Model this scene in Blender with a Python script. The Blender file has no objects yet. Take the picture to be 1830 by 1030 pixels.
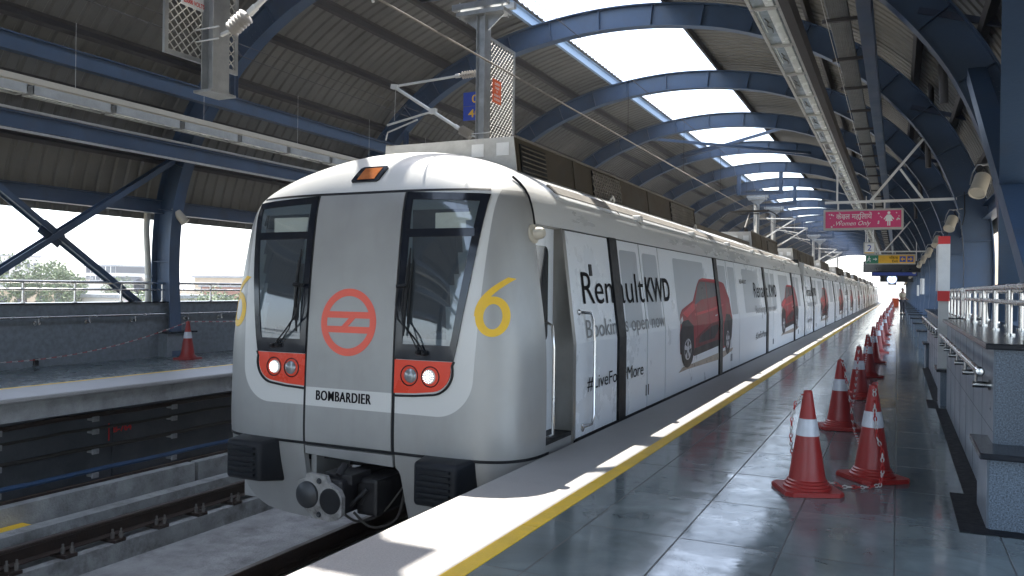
import bpy, bmesh, math, random
import numpy as np
from mathutils import Vector, Matrix
R = math.radians
scn = bpy.context.scene
COL = scn.collection
random.seed(7)

# ------------------------------------------------------------------ camera, sky, sun, exposure
def look():
    f = 1440.0; roll = 0.0125; dx, dy = 1604-915, 525-515
    c, n = math.cos(roll), math.sin(roll)
    ux = c*dx+n*dy; uy = -n*dx+c*dy
    yaw = math.atan2(ux, f); pitch = math.atan(uy*math.cos(yaw)/f)
    fw = Vector((-math.sin(yaw)*math.cos(pitch), math.cos(yaw)*math.cos(pitch), math.sin(pitch)))
    r = Vector((math.cos(yaw), math.sin(yaw), 0)); u = r.cross(fw)
    rr = c*r+n*u; uu = -n*r+c*u
    m = Matrix((rr, uu, -fw)).transposed().to_4x4()
    m.translation = Vector((0, 0, 1.42))
    return m
camd = bpy.data.cameras.new('camera'); cam = bpy.data.objects.new('camera', camd); COL.objects.link(cam)
cam.matrix_world = look()
camd.sensor_width = 36; camd.lens = 1440/1830*36; camd.clip_start = .05; camd.clip_end = 6000
scn.camera = cam

SUN = Vector((-.35, .55, 1.0)).normalized()
elev = math.asin(SUN.z); azim = math.atan2(SUN.x, SUN.y)
w = bpy.data.worlds.new('World'); scn.world = w; w.use_nodes = True
nt = w.node_tree; bg = nt.nodes['Background']
sky = nt.nodes.new('ShaderNodeTexSky'); sky.sky_type = 'NISHITA'; sky.sun_disc = False
sky.sun_elevation = elev; sky.sun_rotation = azim
sky.air_density = 1.0; sky.dust_density = 1.5; sky.ozone_density = 1.0
veil = nt.nodes.new('ShaderNodeMix'); veil.data_type = 'RGBA'; veil.blend_type = 'ADD'; veil.inputs['Factor'].default_value = 1
veil.inputs['B'].default_value = (3.0, 3.35, 3.9, 1)          # milky haze over the blue
nt.links.new(sky.outputs[0], veil.inputs['A']); nt.links.new(veil.outputs['Result'], bg.inputs[0]); bg.inputs[1].default_value = .135
sl = bpy.data.lights.new('sun', 'SUN'); sl.energy = 5.0; sl.angle = R(.5); sl.color = (1, .95, .87)
so = bpy.data.objects.new('sun', sl); COL.objects.link(so)
so.rotation_euler = SUN.to_track_quat('Z', 'Y').to_euler(); so.location = (-10, 10, 30)
scn.view_settings.view_transform = 'Standard'; scn.view_settings.look = 'None'
scn.view_settings.exposure = 1.5; scn.view_settings.gamma = 1
scn.render.engine = 'CYCLES'
scn.cycles.max_bounces = 8; scn.cycles.diffuse_bounces = 4; scn.cycles.glossy_bounces = 4

# ------------------------------------------------------------------ materials
MATS = {}
def mat(name, col, rough=.6, metal=0, var=.12, scale=3.0, bump=0, bscale=40, rvar=.1, stretch=None, coat=0, spec=.5, emit=None, dirt=None):
    if name in MATS: return MATS[name]
    m = bpy.data.materials.new(name); m.use_nodes = True; MATS[name] = m
    t = m.node_tree; N = t.nodes; L = t.links; b = N['Principled BSDF']
    b.inputs['Roughness'].default_value = rough; b.inputs['Metallic'].default_value = metal
    b.inputs['Coat Weight'].default_value = coat; b.inputs['Specular IOR Level'].default_value = spec
    if emit: b.inputs['Emission Color'].default_value = (*emit[0], 1); b.inputs['Emission Strength'].default_value = emit[1]
    tc = N.new('ShaderNodeTexCoord'); mp = N.new('ShaderNodeMapping'); L.new(tc.outputs['Object'], mp.inputs[0])
    if stretch: mp.inputs['Scale'].default_value = stretch
    nz = N.new('ShaderNodeTexNoise'); nz.inputs['Scale'].default_value = scale; nz.inputs['Detail'].default_value = 8; nz.inputs['Roughness'].default_value = .62
    L.new(mp.outputs[0], nz.inputs['Vector'])
    cr = N.new('ShaderNodeMapRange'); L.new(nz.outputs['Fac'], cr.inputs['Value'])
    cr.inputs['From Min'].default_value = .3; cr.inputs['From Max'].default_value = .7
    cr.inputs['To Min'].default_value = 1-var; cr.inputs['To Max'].default_value = 1+var
    mx = N.new('ShaderNodeVectorMath'); mx.operation = 'SCALE'; mx.inputs[0].default_value = col; L.new(cr.outputs[0], mx.inputs['Scale'])
    out = mx.outputs[0]
    if dirt:
        n2 = N.new('ShaderNodeTexNoise'); n2.inputs['Scale'].default_value = dirt[1]; n2.inputs['Detail'].default_value = 10; n2.inputs['Roughness'].default_value = .7
        mp2 = N.new('ShaderNodeMapping'); L.new(tc.outputs['Object'], mp2.inputs[0])
        if len(dirt) > 3: mp2.inputs['Scale'].default_value = dirt[3]
        L.new(mp2.outputs[0], n2.inputs['Vector'])
        r2 = N.new('ShaderNodeMapRange'); L.new(n2.outputs['Fac'], r2.inputs['Value']); r2.inputs['From Min'].default_value = .5; r2.inputs['From Max'].default_value = .75
        r2.inputs['To Max'].default_value = dirt[2]
        mm = N.new('ShaderNodeMix'); mm.data_type = 'RGBA'; L.new(r2.outputs[0], mm.inputs['Factor']); L.new(out, mm.inputs['A']); mm.inputs['B'].default_value = (*dirt[0], 1)
        out = mm.outputs['Result']
    L.new(out, b.inputs['Base Color'])
    rr = N.new('ShaderNodeMapRange'); L.new(nz.outputs['Fac'], rr.inputs['Value']); rr.inputs['From Min'].default_value = .3; rr.inputs['From Max'].default_value = .7
    rr.inputs['To Min'].default_value = max(.02, rough-rvar); rr.inputs['To Max'].default_value = min(1, rough+rvar)
    L.new(rr.outputs[0], b.inputs['Roughness'])
    if bump:
        nb = N.new('ShaderNodeTexNoise'); nb.inputs['Scale'].default_value = bscale; nb.inputs['Detail'].default_value = 6
        L.new(mp.outputs[0], nb.inputs['Vector'])
        bp = N.new('ShaderNodeBump'); bp.inputs['Strength'].default_value = bump; bp.inputs['Distance'].default_value = .02
        L.new(nb.outputs['Fac'], bp.inputs['Height']); L.new(bp.outputs[0], b.inputs['Normal'])
    return m

M = dict(
    blue=mat('blue_paint', (.048, .084, .148), .42, 0, .16, 1.2, .08, 30, dirt=((.06, .06, .06), 1.5, .5)),
    bluedark=mat('blue_paint_dusty', (.035, .05, .09), .6, 0, .2, 1.5, dirt=((.09, .07, .05), 2, .6)),
    sheet=mat('roof_sheet', (.165, .160, .145), .55, .15, .2, .6, dirt=((.085, .078, .068), .9, .5)),
    purlin=mat('purlin_steel', (.07, .065, .065), .6, .2, .2, 1),
    trim=mat('skylight_trim', (.30, .40, .52), .5, 0, .1, 1),
    galv=mat('galvanised_steel', (.42, .43, .43), .42, .75, .18, 6, .05, 60),
    galvw=mat('galvanised_bright', (.62, .62, .6), .5, .3, .12, 6),
    steel=mat('stainless_steel', (.62, .61, .59), .24, 1, .06, 3, rvar=.08),
    fence=mat('fence_wire', (.55, .54, .5), .5, .4, .1, 6),
    black=mat('black_rubber', (.010, .011, .013), .5, 0, .3, 8, spec=.25),
    blackgloss=mat('black_glass_surround', (.008, .011, .018), .12, 0, .2, 4, rvar=.05),
    blackplastic=mat('black_plastic', (.007, .009, .013), .45, 0, .2, 8, rvar=.08, spec=.25),
    white=mat('white_enamel', (.72, .72, .7), .45, 0, .05, 3),
    cream=mat('cream_plastic', (.50, .46, .38), .5, 0, .06, 3),
    porcelain=mat('insulator_polymer', (.38, .355, .32), .4, 0, .06, 5),
    car=mat('car_body_white', (.64, .65, .65), .30, 0, .10, .8, rvar=.07, stretch=(1, .3, 2)),
    vinyl=mat('white_vinyl_panel', (.76, .79, .82), .30, 0, .03, .8, rvar=.06, spec=.25),
    tint=mat('perforated_window_film', (.42, .45, .48), .35, 0, .05, 1, rvar=.05, spec=.25),
    jamb=mat('door_jamb_steel', (.27, .26, .24), .38, .6, .12, 4),
    redpaint=mat('red_panel', (.72, .055, .022), .3, 0, .06, 3),
    logo=mat('coral_logo', (.80, .13, .085), .45, 0, .05, 4),
    yellow=mat('yellow_paint', (.85, .52, .03), .5, 0, .08, 4),
    ink=mat('black_lettering', (.008, .008, .010), .6, 0, .1, 4, spec=.05),
    inkgrey=mat('grey_lettering', (.20, .21, .22), .4, 0, .05, 4, spec=.2),
    carred=mat('picture_red', (.27, .010, .022), .35, 0, .35, 1.6, spec=.1),
    cardark=mat('picture_dark', (.022, .02, .026), .4, 0, .4, 2, spec=.08),
    carglass=mat('picture_window', (.05, .05, .065), .35, 0, .5, 2.5, spec=.2),
    carsilver=mat('picture_wheel', (.45, .46, .5), .3, 0, .3, 6),
    carshade=mat('picture_ground', (.30, .24, .19), .35, 0, .5, 9),
    box=mat('roof_box_brown', (.075, .062, .042), .55, .2, .3, 3, dirt=((.05, .035, .02), 3, .7)),
    boxend=mat('roof_box_grey', (.50, .49, .46), .5, .1, .12, 3, dirt=((.22, .2, .17), 2.5, .5)),
    roofdirt=mat('roof_walkway', (.20, .185, .165), .8, 0, .3, 3),
    granite=mat('edge_granite', (.38, .365, .355), .5, 0, .22, 90, dirt=((.2, .19, .19), 3, .25)),
    yellowstrip=mat('yellow_edge_strip', (.85, .54, .03), .5, 0, .14, 8, .25, 90, dirt=((.35, .25, .06), 4, .5)),
    concrete=mat('concrete', (.33, .33, .325), .9, 0, .28, 3.5, .6, 45, dirt=((.10, .095, .09), 1.6, .85)),
    concretelight=mat('concrete_plinth', (.31, .315, .31), .9, 0, .28, 4, .6, 50, dirt=((.09, .08, .07), 3.2, .9)),
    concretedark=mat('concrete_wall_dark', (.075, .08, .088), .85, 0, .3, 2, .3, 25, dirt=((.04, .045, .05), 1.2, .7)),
    rail=mat('rusty_rail', (.038, .024, .018), .6, .3, .35, 6, .3, 50),
    railhead=mat('rail_head', (.12, .085, .065), .4, .7, .2, 6),
    bolt=mat('bolt_steel', (.15, .135, .12), .6, .4, .2, 20),
    cable=mat('black_cable', (.03, .026, .022), .6, 0, .3, 6),
    bluepipe=mat('blue_pipe', (.03, .075, .16), .5, 0, .3, 3),
    blackstone=mat('black_granite_slab', (.010, .012, .017), .2, 0, .3, 40, rvar=.05, spec=.35),
    speckle=mat('speckled_granite', (.095, .125, .16), .4, 0, .98, 110, rvar=.1),
    slate=mat('grey_stone_cladding', (.20, .235, .275), .35, 0, .10, 2.2, .03, 20),
    wallcover=mat('left_wall_granite', (.165, .185, .205), .45, 0, .25, 12),
    conered=mat('cone_red', (.27, .016, .014), .42, 0, .12, 4, .1, 20, dirt=((.14, .035, .025), 7, .4)),
    conewhite=mat('cone_reflective_band', (.50, .52, .56), .35, .1, .14, 14),
    chainred=mat('chain_red', (.36, .02, .018), .4), chainwhite=mat('chain_white', (.48, .46, .44), .4),
    pink=mat('sign_pink', (.62, .035, .16), .4, 0, .05, 3), signyellow=mat('sign_yellow', (.75, .42, .02), .4),
    signgreen=mat('sign_green', (.02, .20, .11), .4), signblue=mat('sign_blue', (.025, .06, .33), .4),
    signorange=mat('sign_orange', (.75, .12, .03), .5), signred=mat('sign_red', (.60, .02, .02), .4),
    signwhite=mat('sign_white', (.75, .75, .73), .4),
    tube=mat('tube_and_bright_line', (.80, .84, .80), .25), diffuser=mat('glass_trough', (.38, .42, .41), .10, .2, .45, 5, rvar=.05),
    skin=mat('skin', (.22, .12, .08), .55), shirt=mat('beige_shirt', (.36, .31, .22), .8), trousers=mat('dark_trousers', (.02, .02, .03), .8),
    leaf=mat('foliage', (.11, .15, .055), .7, 0, .4, 1.2), trunk=mat('bark', (.12, .09, .06), .9),
    ground=mat('ground_soil', (.30, .27, .22), .9, 0, .3, .05, dirt=((.12, .16, .06), .03, .8)),
    plaster=mat('pale_plaster', (.60, .57, .52), .8, 0, .1, .4), plasterpink=mat('pink_plaster', (.52, .36, .32), .8, 0, .1, .4),
    plastertan=mat('tan_plaster', (.48, .38, .26), .8, 0, .1, .4), brick=mat('brick_wall', (.32, .16, .11), .85, 0, .2, 1),
    pane=mat('window_dark', (.04, .05, .06), .15),
)
def glass_mat():
    m = bpy.data.materials.new('tinted_windscreen'); m.use_nodes = True; t = m.node_tree; t.nodes.clear(); N = t.nodes; L = t.links
    o = N.new('ShaderNodeOutputMaterial'); mix = N.new('ShaderNodeMixShader'); tr = N.new('ShaderNodeBsdfTransparent'); gl = N.new('ShaderNodeBsdfGlossy')
    tr.inputs[0].default_value = (.42, .48, .50, 1); gl.inputs['Roughness'].default_value = .03; gl.inputs[0].default_value = (.95, .97, 1, 1)
    fr = N.new('ShaderNodeFresnel'); fr.inputs[0].default_value = 1.9
    df = N.new('ShaderNodeBsdfDiffuse'); df.inputs[0].default_value = (.30, .36, .42, 1); m2 = N.new('ShaderNodeMixShader'); m2.inputs[0].default_value = .14
    L.new(tr.outputs[0], m2.inputs[1]); L.new(df.outputs[0], m2.inputs[2])
    L.new(fr.outputs[0], mix.inputs[0]); L.new(m2.outputs[0], mix.inputs[1]); L.new(gl.outputs[0], mix.inputs[2]); L.new(mix.outputs[0], o.inputs[0])
    return m
M['glass'] = glass_mat()

def floor_mat(name, base=(.105, .132, .140), tw=.92, th=.56, off=(0.0, 0.0), rough=.12, con=1.0):
    m = bpy.data.materials.new(name); m.use_nodes = True; t = m.node_tree; N = t.nodes; L = t.links; b = N['Principled BSDF']
    tc = N.new('ShaderNodeTexCoord'); mp = N.new('ShaderNodeMapping'); L.new(tc.outputs['Object'], mp.inputs[0])
    mp.inputs['Rotation'].default_value = (0, 0, R(90)); mp.inputs['Location'].default_value = (off[0], off[1], 0)
    br = N.new('ShaderNodeTexBrick'); L.new(mp.outputs[0], br.inputs['Vector']); br.inputs['Scale'].default_value = 1
    br.inputs['Brick Width'].default_value = tw; br.inputs['Row Height'].default_value = th; br.inputs['Mortar Size'].default_value = .0055
    br.inputs['Mortar Smooth'].default_value = .3; br.offset = 0.0
    br.inputs['Color1'].default_value = (.86, .87, .88, 1); br.inputs['Color2'].default_value = (1.12, 1.12, 1.10, 1); br.inputs['Mortar'].default_value = (.25, .25, .25, 1)
    n1 = N.new('ShaderNodeTexNoise'); L.new(tc.outputs['Object'], n1.inputs['Vector']); n1.inputs['Scale'].default_value = 1.7; n1.inputs['Detail'].default_value = 10; n1.inputs['Roughness'].default_value = .65
    n1.inputs['Distortion'].default_value = .6
    ramp = N.new('ShaderNodeValToRGB'); L.new(n1.outputs['Fac'], ramp.inputs[0])
    ramp.color_ramp.elements[0].position = .28; ramp.color_ramp.elements[0].color = (*[c*(1-.38*con) for c in base], 1)
    ramp.color_ramp.elements[1].position = .72; ramp.color_ramp.elements[1].color = (*[c*(1+.55*con) for c in base], 1)
    e = ramp.color_ramp.elements.new(.5); e.color = (*base, 1)
    mx = N.new('ShaderNodeMix'); mx.data_type = 'RGBA'; mx.blend_type = 'MULTIPLY'; mx.inputs['Factor'].default_value = 1
    L.new(ramp.outputs[0], mx.inputs['A']); L.new(br.outputs['Color'], mx.inputs['B'])
    # pale scuffs and brown stains
    n2 = N.new('ShaderNodeTexNoise'); L.new(tc.outputs['Object'], n2.inputs['Vector']); n2.inputs['Scale'].default_value = 5; n2.inputs['Detail'].default_value = 12; n2.inputs['Roughness'].default_value = .75
    r2 = N.new('ShaderNodeMapRange'); L.new(n2.outputs['Fac'], r2.inputs['Value']); r2.inputs['From Min'].default_value = .58; r2.inputs['From Max'].default_value = .78; r2.inputs['To Max'].default_value = .55*con
    m2 = N.new('ShaderNodeMix'); m2.data_type = 'RGBA'; L.new(r2.outputs[0], m2.inputs['Factor']); L.new(mx.outputs['Result'], m2.inputs['A']); m2.inputs['B'].default_value = (.17, .185, .19, 1)
    L.new(m2.outputs['Result'], b.inputs['Base Color'])
    rr = N.new('ShaderNodeMapRange'); L.new(n2.outputs['Fac'], rr.inputs['Value']); rr.inputs['From Min'].default_value = .35; rr.inputs['From Max'].default_value = .75
    rr.inputs['To Min'].default_value = rough-.07; rr.inputs['To Max'].default_value = rough+.13
    ra = N.new('ShaderNodeMath'); ra.operation = 'ADD'; L.new(rr.outputs[0], ra.inputs[0])
    rb = N.new('ShaderNodeMath'); rb.operation = 'MULTIPLY'; L.new(br.outputs['Fac'], rb.inputs[0]); rb.inputs[1].default_value = .5; L.new(rb.outputs[0], ra.inputs[1])
    sc_ = N.new('ShaderNodeSeparateColor'); L.new(br.outputs['Color'], sc_.inputs[0])
    rt = N.new('ShaderNodeMapRange'); L.new(sc_.outputs[0], rt.inputs['Value']); rt.inputs['From Min'].default_value = .86; rt.inputs['From Max'].default_value = 1.12
    rt.inputs['To Min'].default_value = -.015; rt.inputs['To Max'].default_value = .025
    rd = N.new('ShaderNodeMath'); rd.operation = 'ADD'; L.new(ra.outputs[0], rd.inputs[0]); L.new(rt.outputs[0], rd.inputs[1])
    L.new(rd.outputs[0], b.inputs['Roughness'])
    n3 = N.new('ShaderNodeTexNoise'); mp3 = N.new('ShaderNodeMapping'); L.new(tc.outputs['Object'], mp3.inputs[0]); mp3.inputs['Scale'].default_value = (2.2, 4.5, 1)
    L.new(mp3.outputs[0], n3.inputs['Vector']); n3.inputs['Scale'].default_value = 1.0; n3.inputs['Detail'].default_value = 3
    bp = N.new('ShaderNodeBump'); bp.inputs['Strength'].default_value = .10*min(con, 1) if con > .5 else .02; bp.inputs['Distance'].default_value = .011; L.new(n3.outputs['Fac'], bp.inputs['Height'])
    bp2 = N.new('ShaderNodeBump'); bp2.inputs['Strength'].default_value = .5; bp2.inputs['Distance'].default_value = .003; bp2.invert = True
    L.new(br.outputs['Fac'], bp2.inputs['Height']); L.new(bp.outputs[0], bp2.inputs['Normal']); L.new(bp2.outputs[0], b.inputs['Normal'])
    b.inputs['Specular IOR Level'].default_value = .6
    return m
M['floor'] = floor_mat('polished_slate_tiles')
M['floorL'] = floor_mat('polished_slate_tiles_far', rough=.25, con=.3)

# silver nose paint with the pale U band as a painted livery shape (object coordinates)
def nose_mat():
    m = mat('silver_nose_paint', (.355, .355, .345), .42, .15, .09, 1.5, rvar=.06, coat=.1, dirt=((.27, .26, .24), 1.4, .4, (3, 3, .45)))
    t = m.node_tree; N = t.nodes; L = t.links; b = N['Principled BSDF']
    src = b.inputs['Base Color'].links[0].from_socket
    tc = N.new('ShaderNodeTexCoord'); sx = N.new('ShaderNodeSeparateXYZ'); L.new(tc.outputs['Object'], sx.inputs[0])
    def mth(op, a, bb=None, c=None):
        n = N.new('ShaderNodeMath'); n.operation = op
        for i, v in enumerate((a, bb, c)):
            if v is None: continue
            if isinstance(v, (int, float)): n.inputs[i].default_value = v
            else: L.new(v, n.inputs[i])
        return n.outputs[0]
    # rounded box sdf : centre z (.33+3.2)/2 above rail offset 1.08
    OZ = 1.08
    x = mth('ABSOLUTE', sx.outputs[0]); z = mth('SUBTRACT', sx.outputs[2], OZ)
    # outer half width widens upward slightly
    hw = mth('MULTIPLY_ADD', z, .05, 1.215)
    zc, hz, rad = .33+2.0, 2.0, .32
    qx = mth('MAXIMUM', mth('ADD', mth('SUBTRACT', x, hw), rad), 0.0)
    qz = mth('MAXIMUM', mth('ADD', mth('SUBTRACT', mth('ABSOLUTE', mth('SUBTRACT', z, zc)), hz), rad), 0.0)
    d = mth('SUBTRACT', mth('SQRT', mth('ADD', mth('MULTIPLY', qx, qx), mth('MULTIPLY', qz, qz))), rad)
    inside = mth('LESS_THAN', d, 0.0)
    # central silver door panel above the band
    cen = mth('MULTIPLY', mth('LESS_THAN', x, .478), mth('GREATER_THAN', z, .50))
    cen = mth('MULTIPLY', cen, mth('LESS_THAN', z, 2.275))
    band = mth('MULTIPLY', inside, mth('SUBTRACT', 1.0, cen))
    hood = mth('GREATER_THAN', z, 2.275)
    fac = mth('MAXIMUM', band, hood)
    mx = N.new('ShaderNodeMix'); mx.data_type = 'RGBA'; L.new(fac, mx.inputs['Factor']); L.new(src, mx.inputs['A']); mx.inputs['B'].default_value = (.60, .60, .58, 1)
    L.new(mx.outputs['Result'], b.inputs['Base Color'])
    mt = N.new('ShaderNodeMapRange'); L.new(fac, mt.inputs['Value']); mt.inputs['To Min'].default_value = .35; mt.inputs['To Max'].default_value = .05
    L.new(mt.outputs[0], b.inputs['Metallic'])
    return m
M['nose'] = nose_mat()

# ------------------------------------------------------------------ object helpers
def tag(o, label=None, cat=None, group=None, kind=None):
    if label: o['label'] = label
    if cat: o['category'] = cat
    if group: o['group'] = group
    if kind: o['kind'] = kind
    return o
def thing(name, label, cat, loc=(0, 0, 0), rz=0, group=None):
    o = bpy.data.objects.new(name, None); COL.objects.link(o); o.location = loc; o.rotation_euler = (0, 0, rz)
    o.empty_display_size = .2
    return tag(o, label, cat, group)
def origin(o):
    v = Vector((0, 0, 0))
    while o is not None:
        v += Vector(o.location); o = o.parent
    return v
class MB:
    def __init__(s): s.v = []; s.f = []; s.mi = []; s.m = 0
    def add(s, vs, fs):
        n = len(s.v); s.v += [tuple(v) for v in vs]; s.f += [tuple(i+n for i in f) for f in fs]; s.mi += [s.m]*len(fs); return s
    def box(s, x0, x1, y0, y1, z0, z1):
        return s.add([(x, y, z) for x in (x0, x1) for y in (y0, y1) for z in (z0, z1)],
                     [(0, 1, 3, 2), (4, 6, 7, 5), (0, 4, 5, 1), (2, 3, 7, 6), (0, 2, 6, 4), (1, 5, 7, 3)])
    def bbox(s, x0, x1, y0, y1, z0, z1, b=.02):
        # box with chamfered edges
        bm = bmesh.new(); bmesh.ops.create_cube(bm, size=1)
        for v in bm.verts: v.co = Vector((x0 if v.co.x < 0 else x1, y0 if v.co.y < 0 else y1, z0 if v.co.z < 0 else z1))
        bmesh.ops.bevel(bm, geom=bm.edges[:], offset=b, segments=2, profile=.6, affect='EDGES')
        s.addbm(bm); return s
    def addbm(s, bm):
        bm.verts.index_update(); s.add([v.co[:] for v in bm.verts], [[v.index for v in f.verts] for f in bm.faces]); bm.free()
    def frame(s, p, q, up=(0, 0, 1)):
        p = Vector(p); q = Vector(q); d = (q-p).normalized(); u = Vector(up)
        if abs(d.dot(u)) > .98: u = Vector((0, 1, 0)) if abs(d.y) < .9 else Vector((1, 0, 0))
        a = d.cross(u).normalized(); b = a.cross(d).normalized()
        return p, q, a, b
    def bar(s, p, q, w, h, up=(0, 0, 1)):
        p, q, a, b = s.frame(p, q, up)
        vs = [c+a*i*w/2+b*j*h/2 for c in (p, q) for i in (-1, 1) for j in (-1, 1)]
        return s.add(vs, [(0, 1, 3, 2), (4, 6, 7, 5), (0, 4, 5, 1), (2, 3, 7, 6), (0, 2, 6, 4), (1, 5, 7, 3)])
    def ibeam(s, p, q, w, h, t=.015, up=(0, 0, 1)):
        p, q, a, b = s.frame(p, q, up)
        s.bar(p, q, t, h-2*t, up)
        for j in (-1, 1): s.bar(p+b*j*(h-t)/2, q+b*j*(h-t)/2, w, t, up)
        return s
    def cyl(s, p, q, r, n=10, r2=None):
        p, q, a, b = s.frame(p, q); r2 = r if r2 is None else r2
        vs = [c+a*rr*math.cos(2*math.pi*i/n)+b*rr*math.sin(2*math.pi*i/n) for c, rr in ((p, r), (q, r2)) for i in range(n)]
        fs = [(i, (i+1) % n, n+(i+1) % n, n+i) for i in range(n)]+[tuple(range(n-1, -1, -1)), tuple(range(n, 2*n))]
        return s.add(vs, fs)
    def tube(s, pts, r, n=8):
        pts = [Vector(p) for p in pts]; m = len(pts); base = len(s.v); prev = None; vs = []
        for i, p in enumerate(pts):
            d = (pts[min(i+1, m-1)]-pts[max(i-1, 0)]).normalized()
            if prev is None:
                u = Vector((0, 0, 1)) if abs(d.z) < .9 else Vector((1, 0, 0)); a = d.cross(u).normalized()
            else:
                a = (prev-d*prev.dot(d)).normalized()
            prev = a; b = a.cross(d)
            rr = r[i] if isinstance(r, (list, tuple)) else r
            vs += [p+a*rr*math.cos(2*math.pi*k/n)+b*rr*math.sin(2*math.pi*k/n) for k in range(n)]
        fs = [(i*n+k, i*n+(k+1) % n, (i+1)*n+(k+1) % n, (i+1)*n+k) for i in range(m-1) for k in range(n)]
        fs += [tuple(range(n-1, -1, -1)), tuple(range((m-1)*n, m*n))]
        return s.add(vs, fs)
    def lathe(s, prof, c=(0, 0, 0), axis=(0, 0, 1), n=24):
        c = Vector(c); d = Vector(axis).normalized(); _, _, a, b = s.frame(c, c+d)
        vs = []; m = len(prof)
        for r, z in prof: vs += [c+d*z+a*r*math.cos(2*math.pi*k/n)+b*r*math.sin(2*math.pi*k/n) for k in range(n)]
        fs = [(i*n+k, i*n+(k+1) % n, (i+1)*n+(k+1) % n, (i+1)*n+k) for i in range(m-1) for k in range(n)]
        fs += [tuple(range(n-1, -1, -1)), tuple(range((m-1)*n, m*n))]
        return s.add(vs, fs)
    def extr(s, poly, axis, a, b):
        # poly of 2d points extruded along axis from a to b
        n = len(poly)
        def P(u, v, t): return (t, u, v) if axis == 'x' else (u, t, v) if axis == 'y' else (u, v, t)
        vs = [P(u, v, a) for u, v in poly]+[P(u, v, b) for u, v in poly]
        return s.add(vs, [(i, (i+1) % n, n+(i+1) % n, n+i) for i in range(n)]+[tuple(range(n-1, -1, -1)), tuple(range(n, 2*n))])
    def build(s, name, m, parent=None, smooth=False, org=None):
        me = bpy.data.meshes.new(name); o0 = Vector(org) if org is not None else (origin(parent) if parent is not None else Vector((0, 0, 0)))
        me.from_pydata([tuple(Vector(v)-o0) for v in s.v], [], s.f)
        ms = m if isinstance(m, (list, tuple)) else [m]
        for x in ms: me.materials.append(x)
        if len(ms) > 1: me.polygons.foreach_set('material_index', s.mi)
        bm = bmesh.new(); bm.from_mesh(me); bmesh.ops.recalc_face_normals(bm, faces=bm.faces); bm.to_mesh(me); bm.free()
        o = bpy.data.objects.new(name, me); COL.objects.link(o)
        if parent is not None: o.parent = parent
        elif org is not None: o.location = o0
        if smooth: shade(me, 40)
        return o
def shade(me, ang=35):
    me.polygons.foreach_set('use_smooth', [True]*len(me.polygons))
    try: me.set_sharp_from_angle(angle=R(ang))
    except Exception: pass
def kids(o): return [c for c in bpy.data.objects if c.parent == o]
def copy_tree(o, loc=None, rz=None, label=None, group=None, par=None, ch=None):
    if ch is None:
        ch = {}
        for c in bpy.data.objects:
            if c.parent is not None: ch.setdefault(c.parent.name, []).append(c)
    c = o.copy(); COL.objects.link(c)
    if par is not None: c.parent = par
    if loc is not None: c.location = loc
    if rz is not None: c.rotation_euler = (0, 0, rz)
    if label: c['label'] = label
    if group: c['group'] = group
    for k in ch.get(o.name, []): copy_tree(k, par=c, ch=ch)
    return c
def struct(mb, name, m, smooth=False): return tag(mb.build(name, m, smooth=smooth), kind='structure')
def text_mesh(body, size=1, bold=0, sx=1, shear=0, align='LEFT', space=1.0):
    cu = bpy.data.curves.new('t', 'FONT'); cu.body = body; cu.size = size; cu.align_x = align; cu.offset = bold; cu.shear = shear; cu.resolution_u = 4; cu.space_character = space
    o = bpy.data.objects.new('t', cu); COL.objects.link(o)
    dg = bpy.context.evaluated_depsgraph_get(); me = bpy.data.meshes.new_from_object(o.evaluated_get(dg))
    bm = bmesh.new(); bm.from_mesh(me); bmesh.ops.remove_doubles(bm, verts=bm.verts, dist=.0002*size)
    for v in bm.verts: v.co.x *= sx
    bpy.data.objects.remove(o); bpy.data.curves.remove(cu); bpy.data.meshes.remove(me)
    return bm
def poly_bm(pts):
    bm = bmesh.new(); f = bm.faces.new([bm.verts.new((p[0], p[1], 0)) for p in pts]); bmesh.ops.triangulate(bm, faces=[f]); return bm
def cut(bm, xs=(), ys=()):
    for ax, vals in ((0, xs), (1, ys)):
        for v in vals:
            co = [0, 0, 0]; no = [0, 0, 0]; co[ax] = v; no[ax] = 1
            bmesh.ops.bisect_plane(bm, geom=bm.verts[:]+bm.edges[:]+bm.faces[:], plane_co=co, plane_no=no)
def mapped(mb, bm, f, thick=0.0, off=0.004):
    """push a flat 2d mesh onto a surface f(u, v, offset) and give it thickness"""
    bm.verts.index_update(); pts = [(v.co.x, v.co.y) for v in bm.verts]; fs = [[v.index for v in fc.verts] for fc in bm.faces]
    bd = [(e.verts[0].index, e.verts[1].index) for e in bm.edges if len(e.link_faces) == 1]
    n = len(pts); vs = [f(u, v, off) for u, v in pts]
    if thick:
        vs += [f(u, v, off-thick) for u, v in pts]
        fs = fs+[tuple(reversed([i+n for i in fc])) for fc in fs]+[(a, b, b+n, a+n) for a, b in bd]
    mb.add(vs, fs); bm.free(); return mb
def flat(o, ex, ey, n):
    """mapping onto a plane through o with axes ex, ey and normal n"""
    o, ex, ey, n = map(Vector, (o, ex, ey, n))
    return lambda u, v, k: o+ex*u+ey*v+n*k
def frange(a, b, s):
    k = int(round((b-a)/s)); return [a+s*i for i in range(k+1)]

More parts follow.
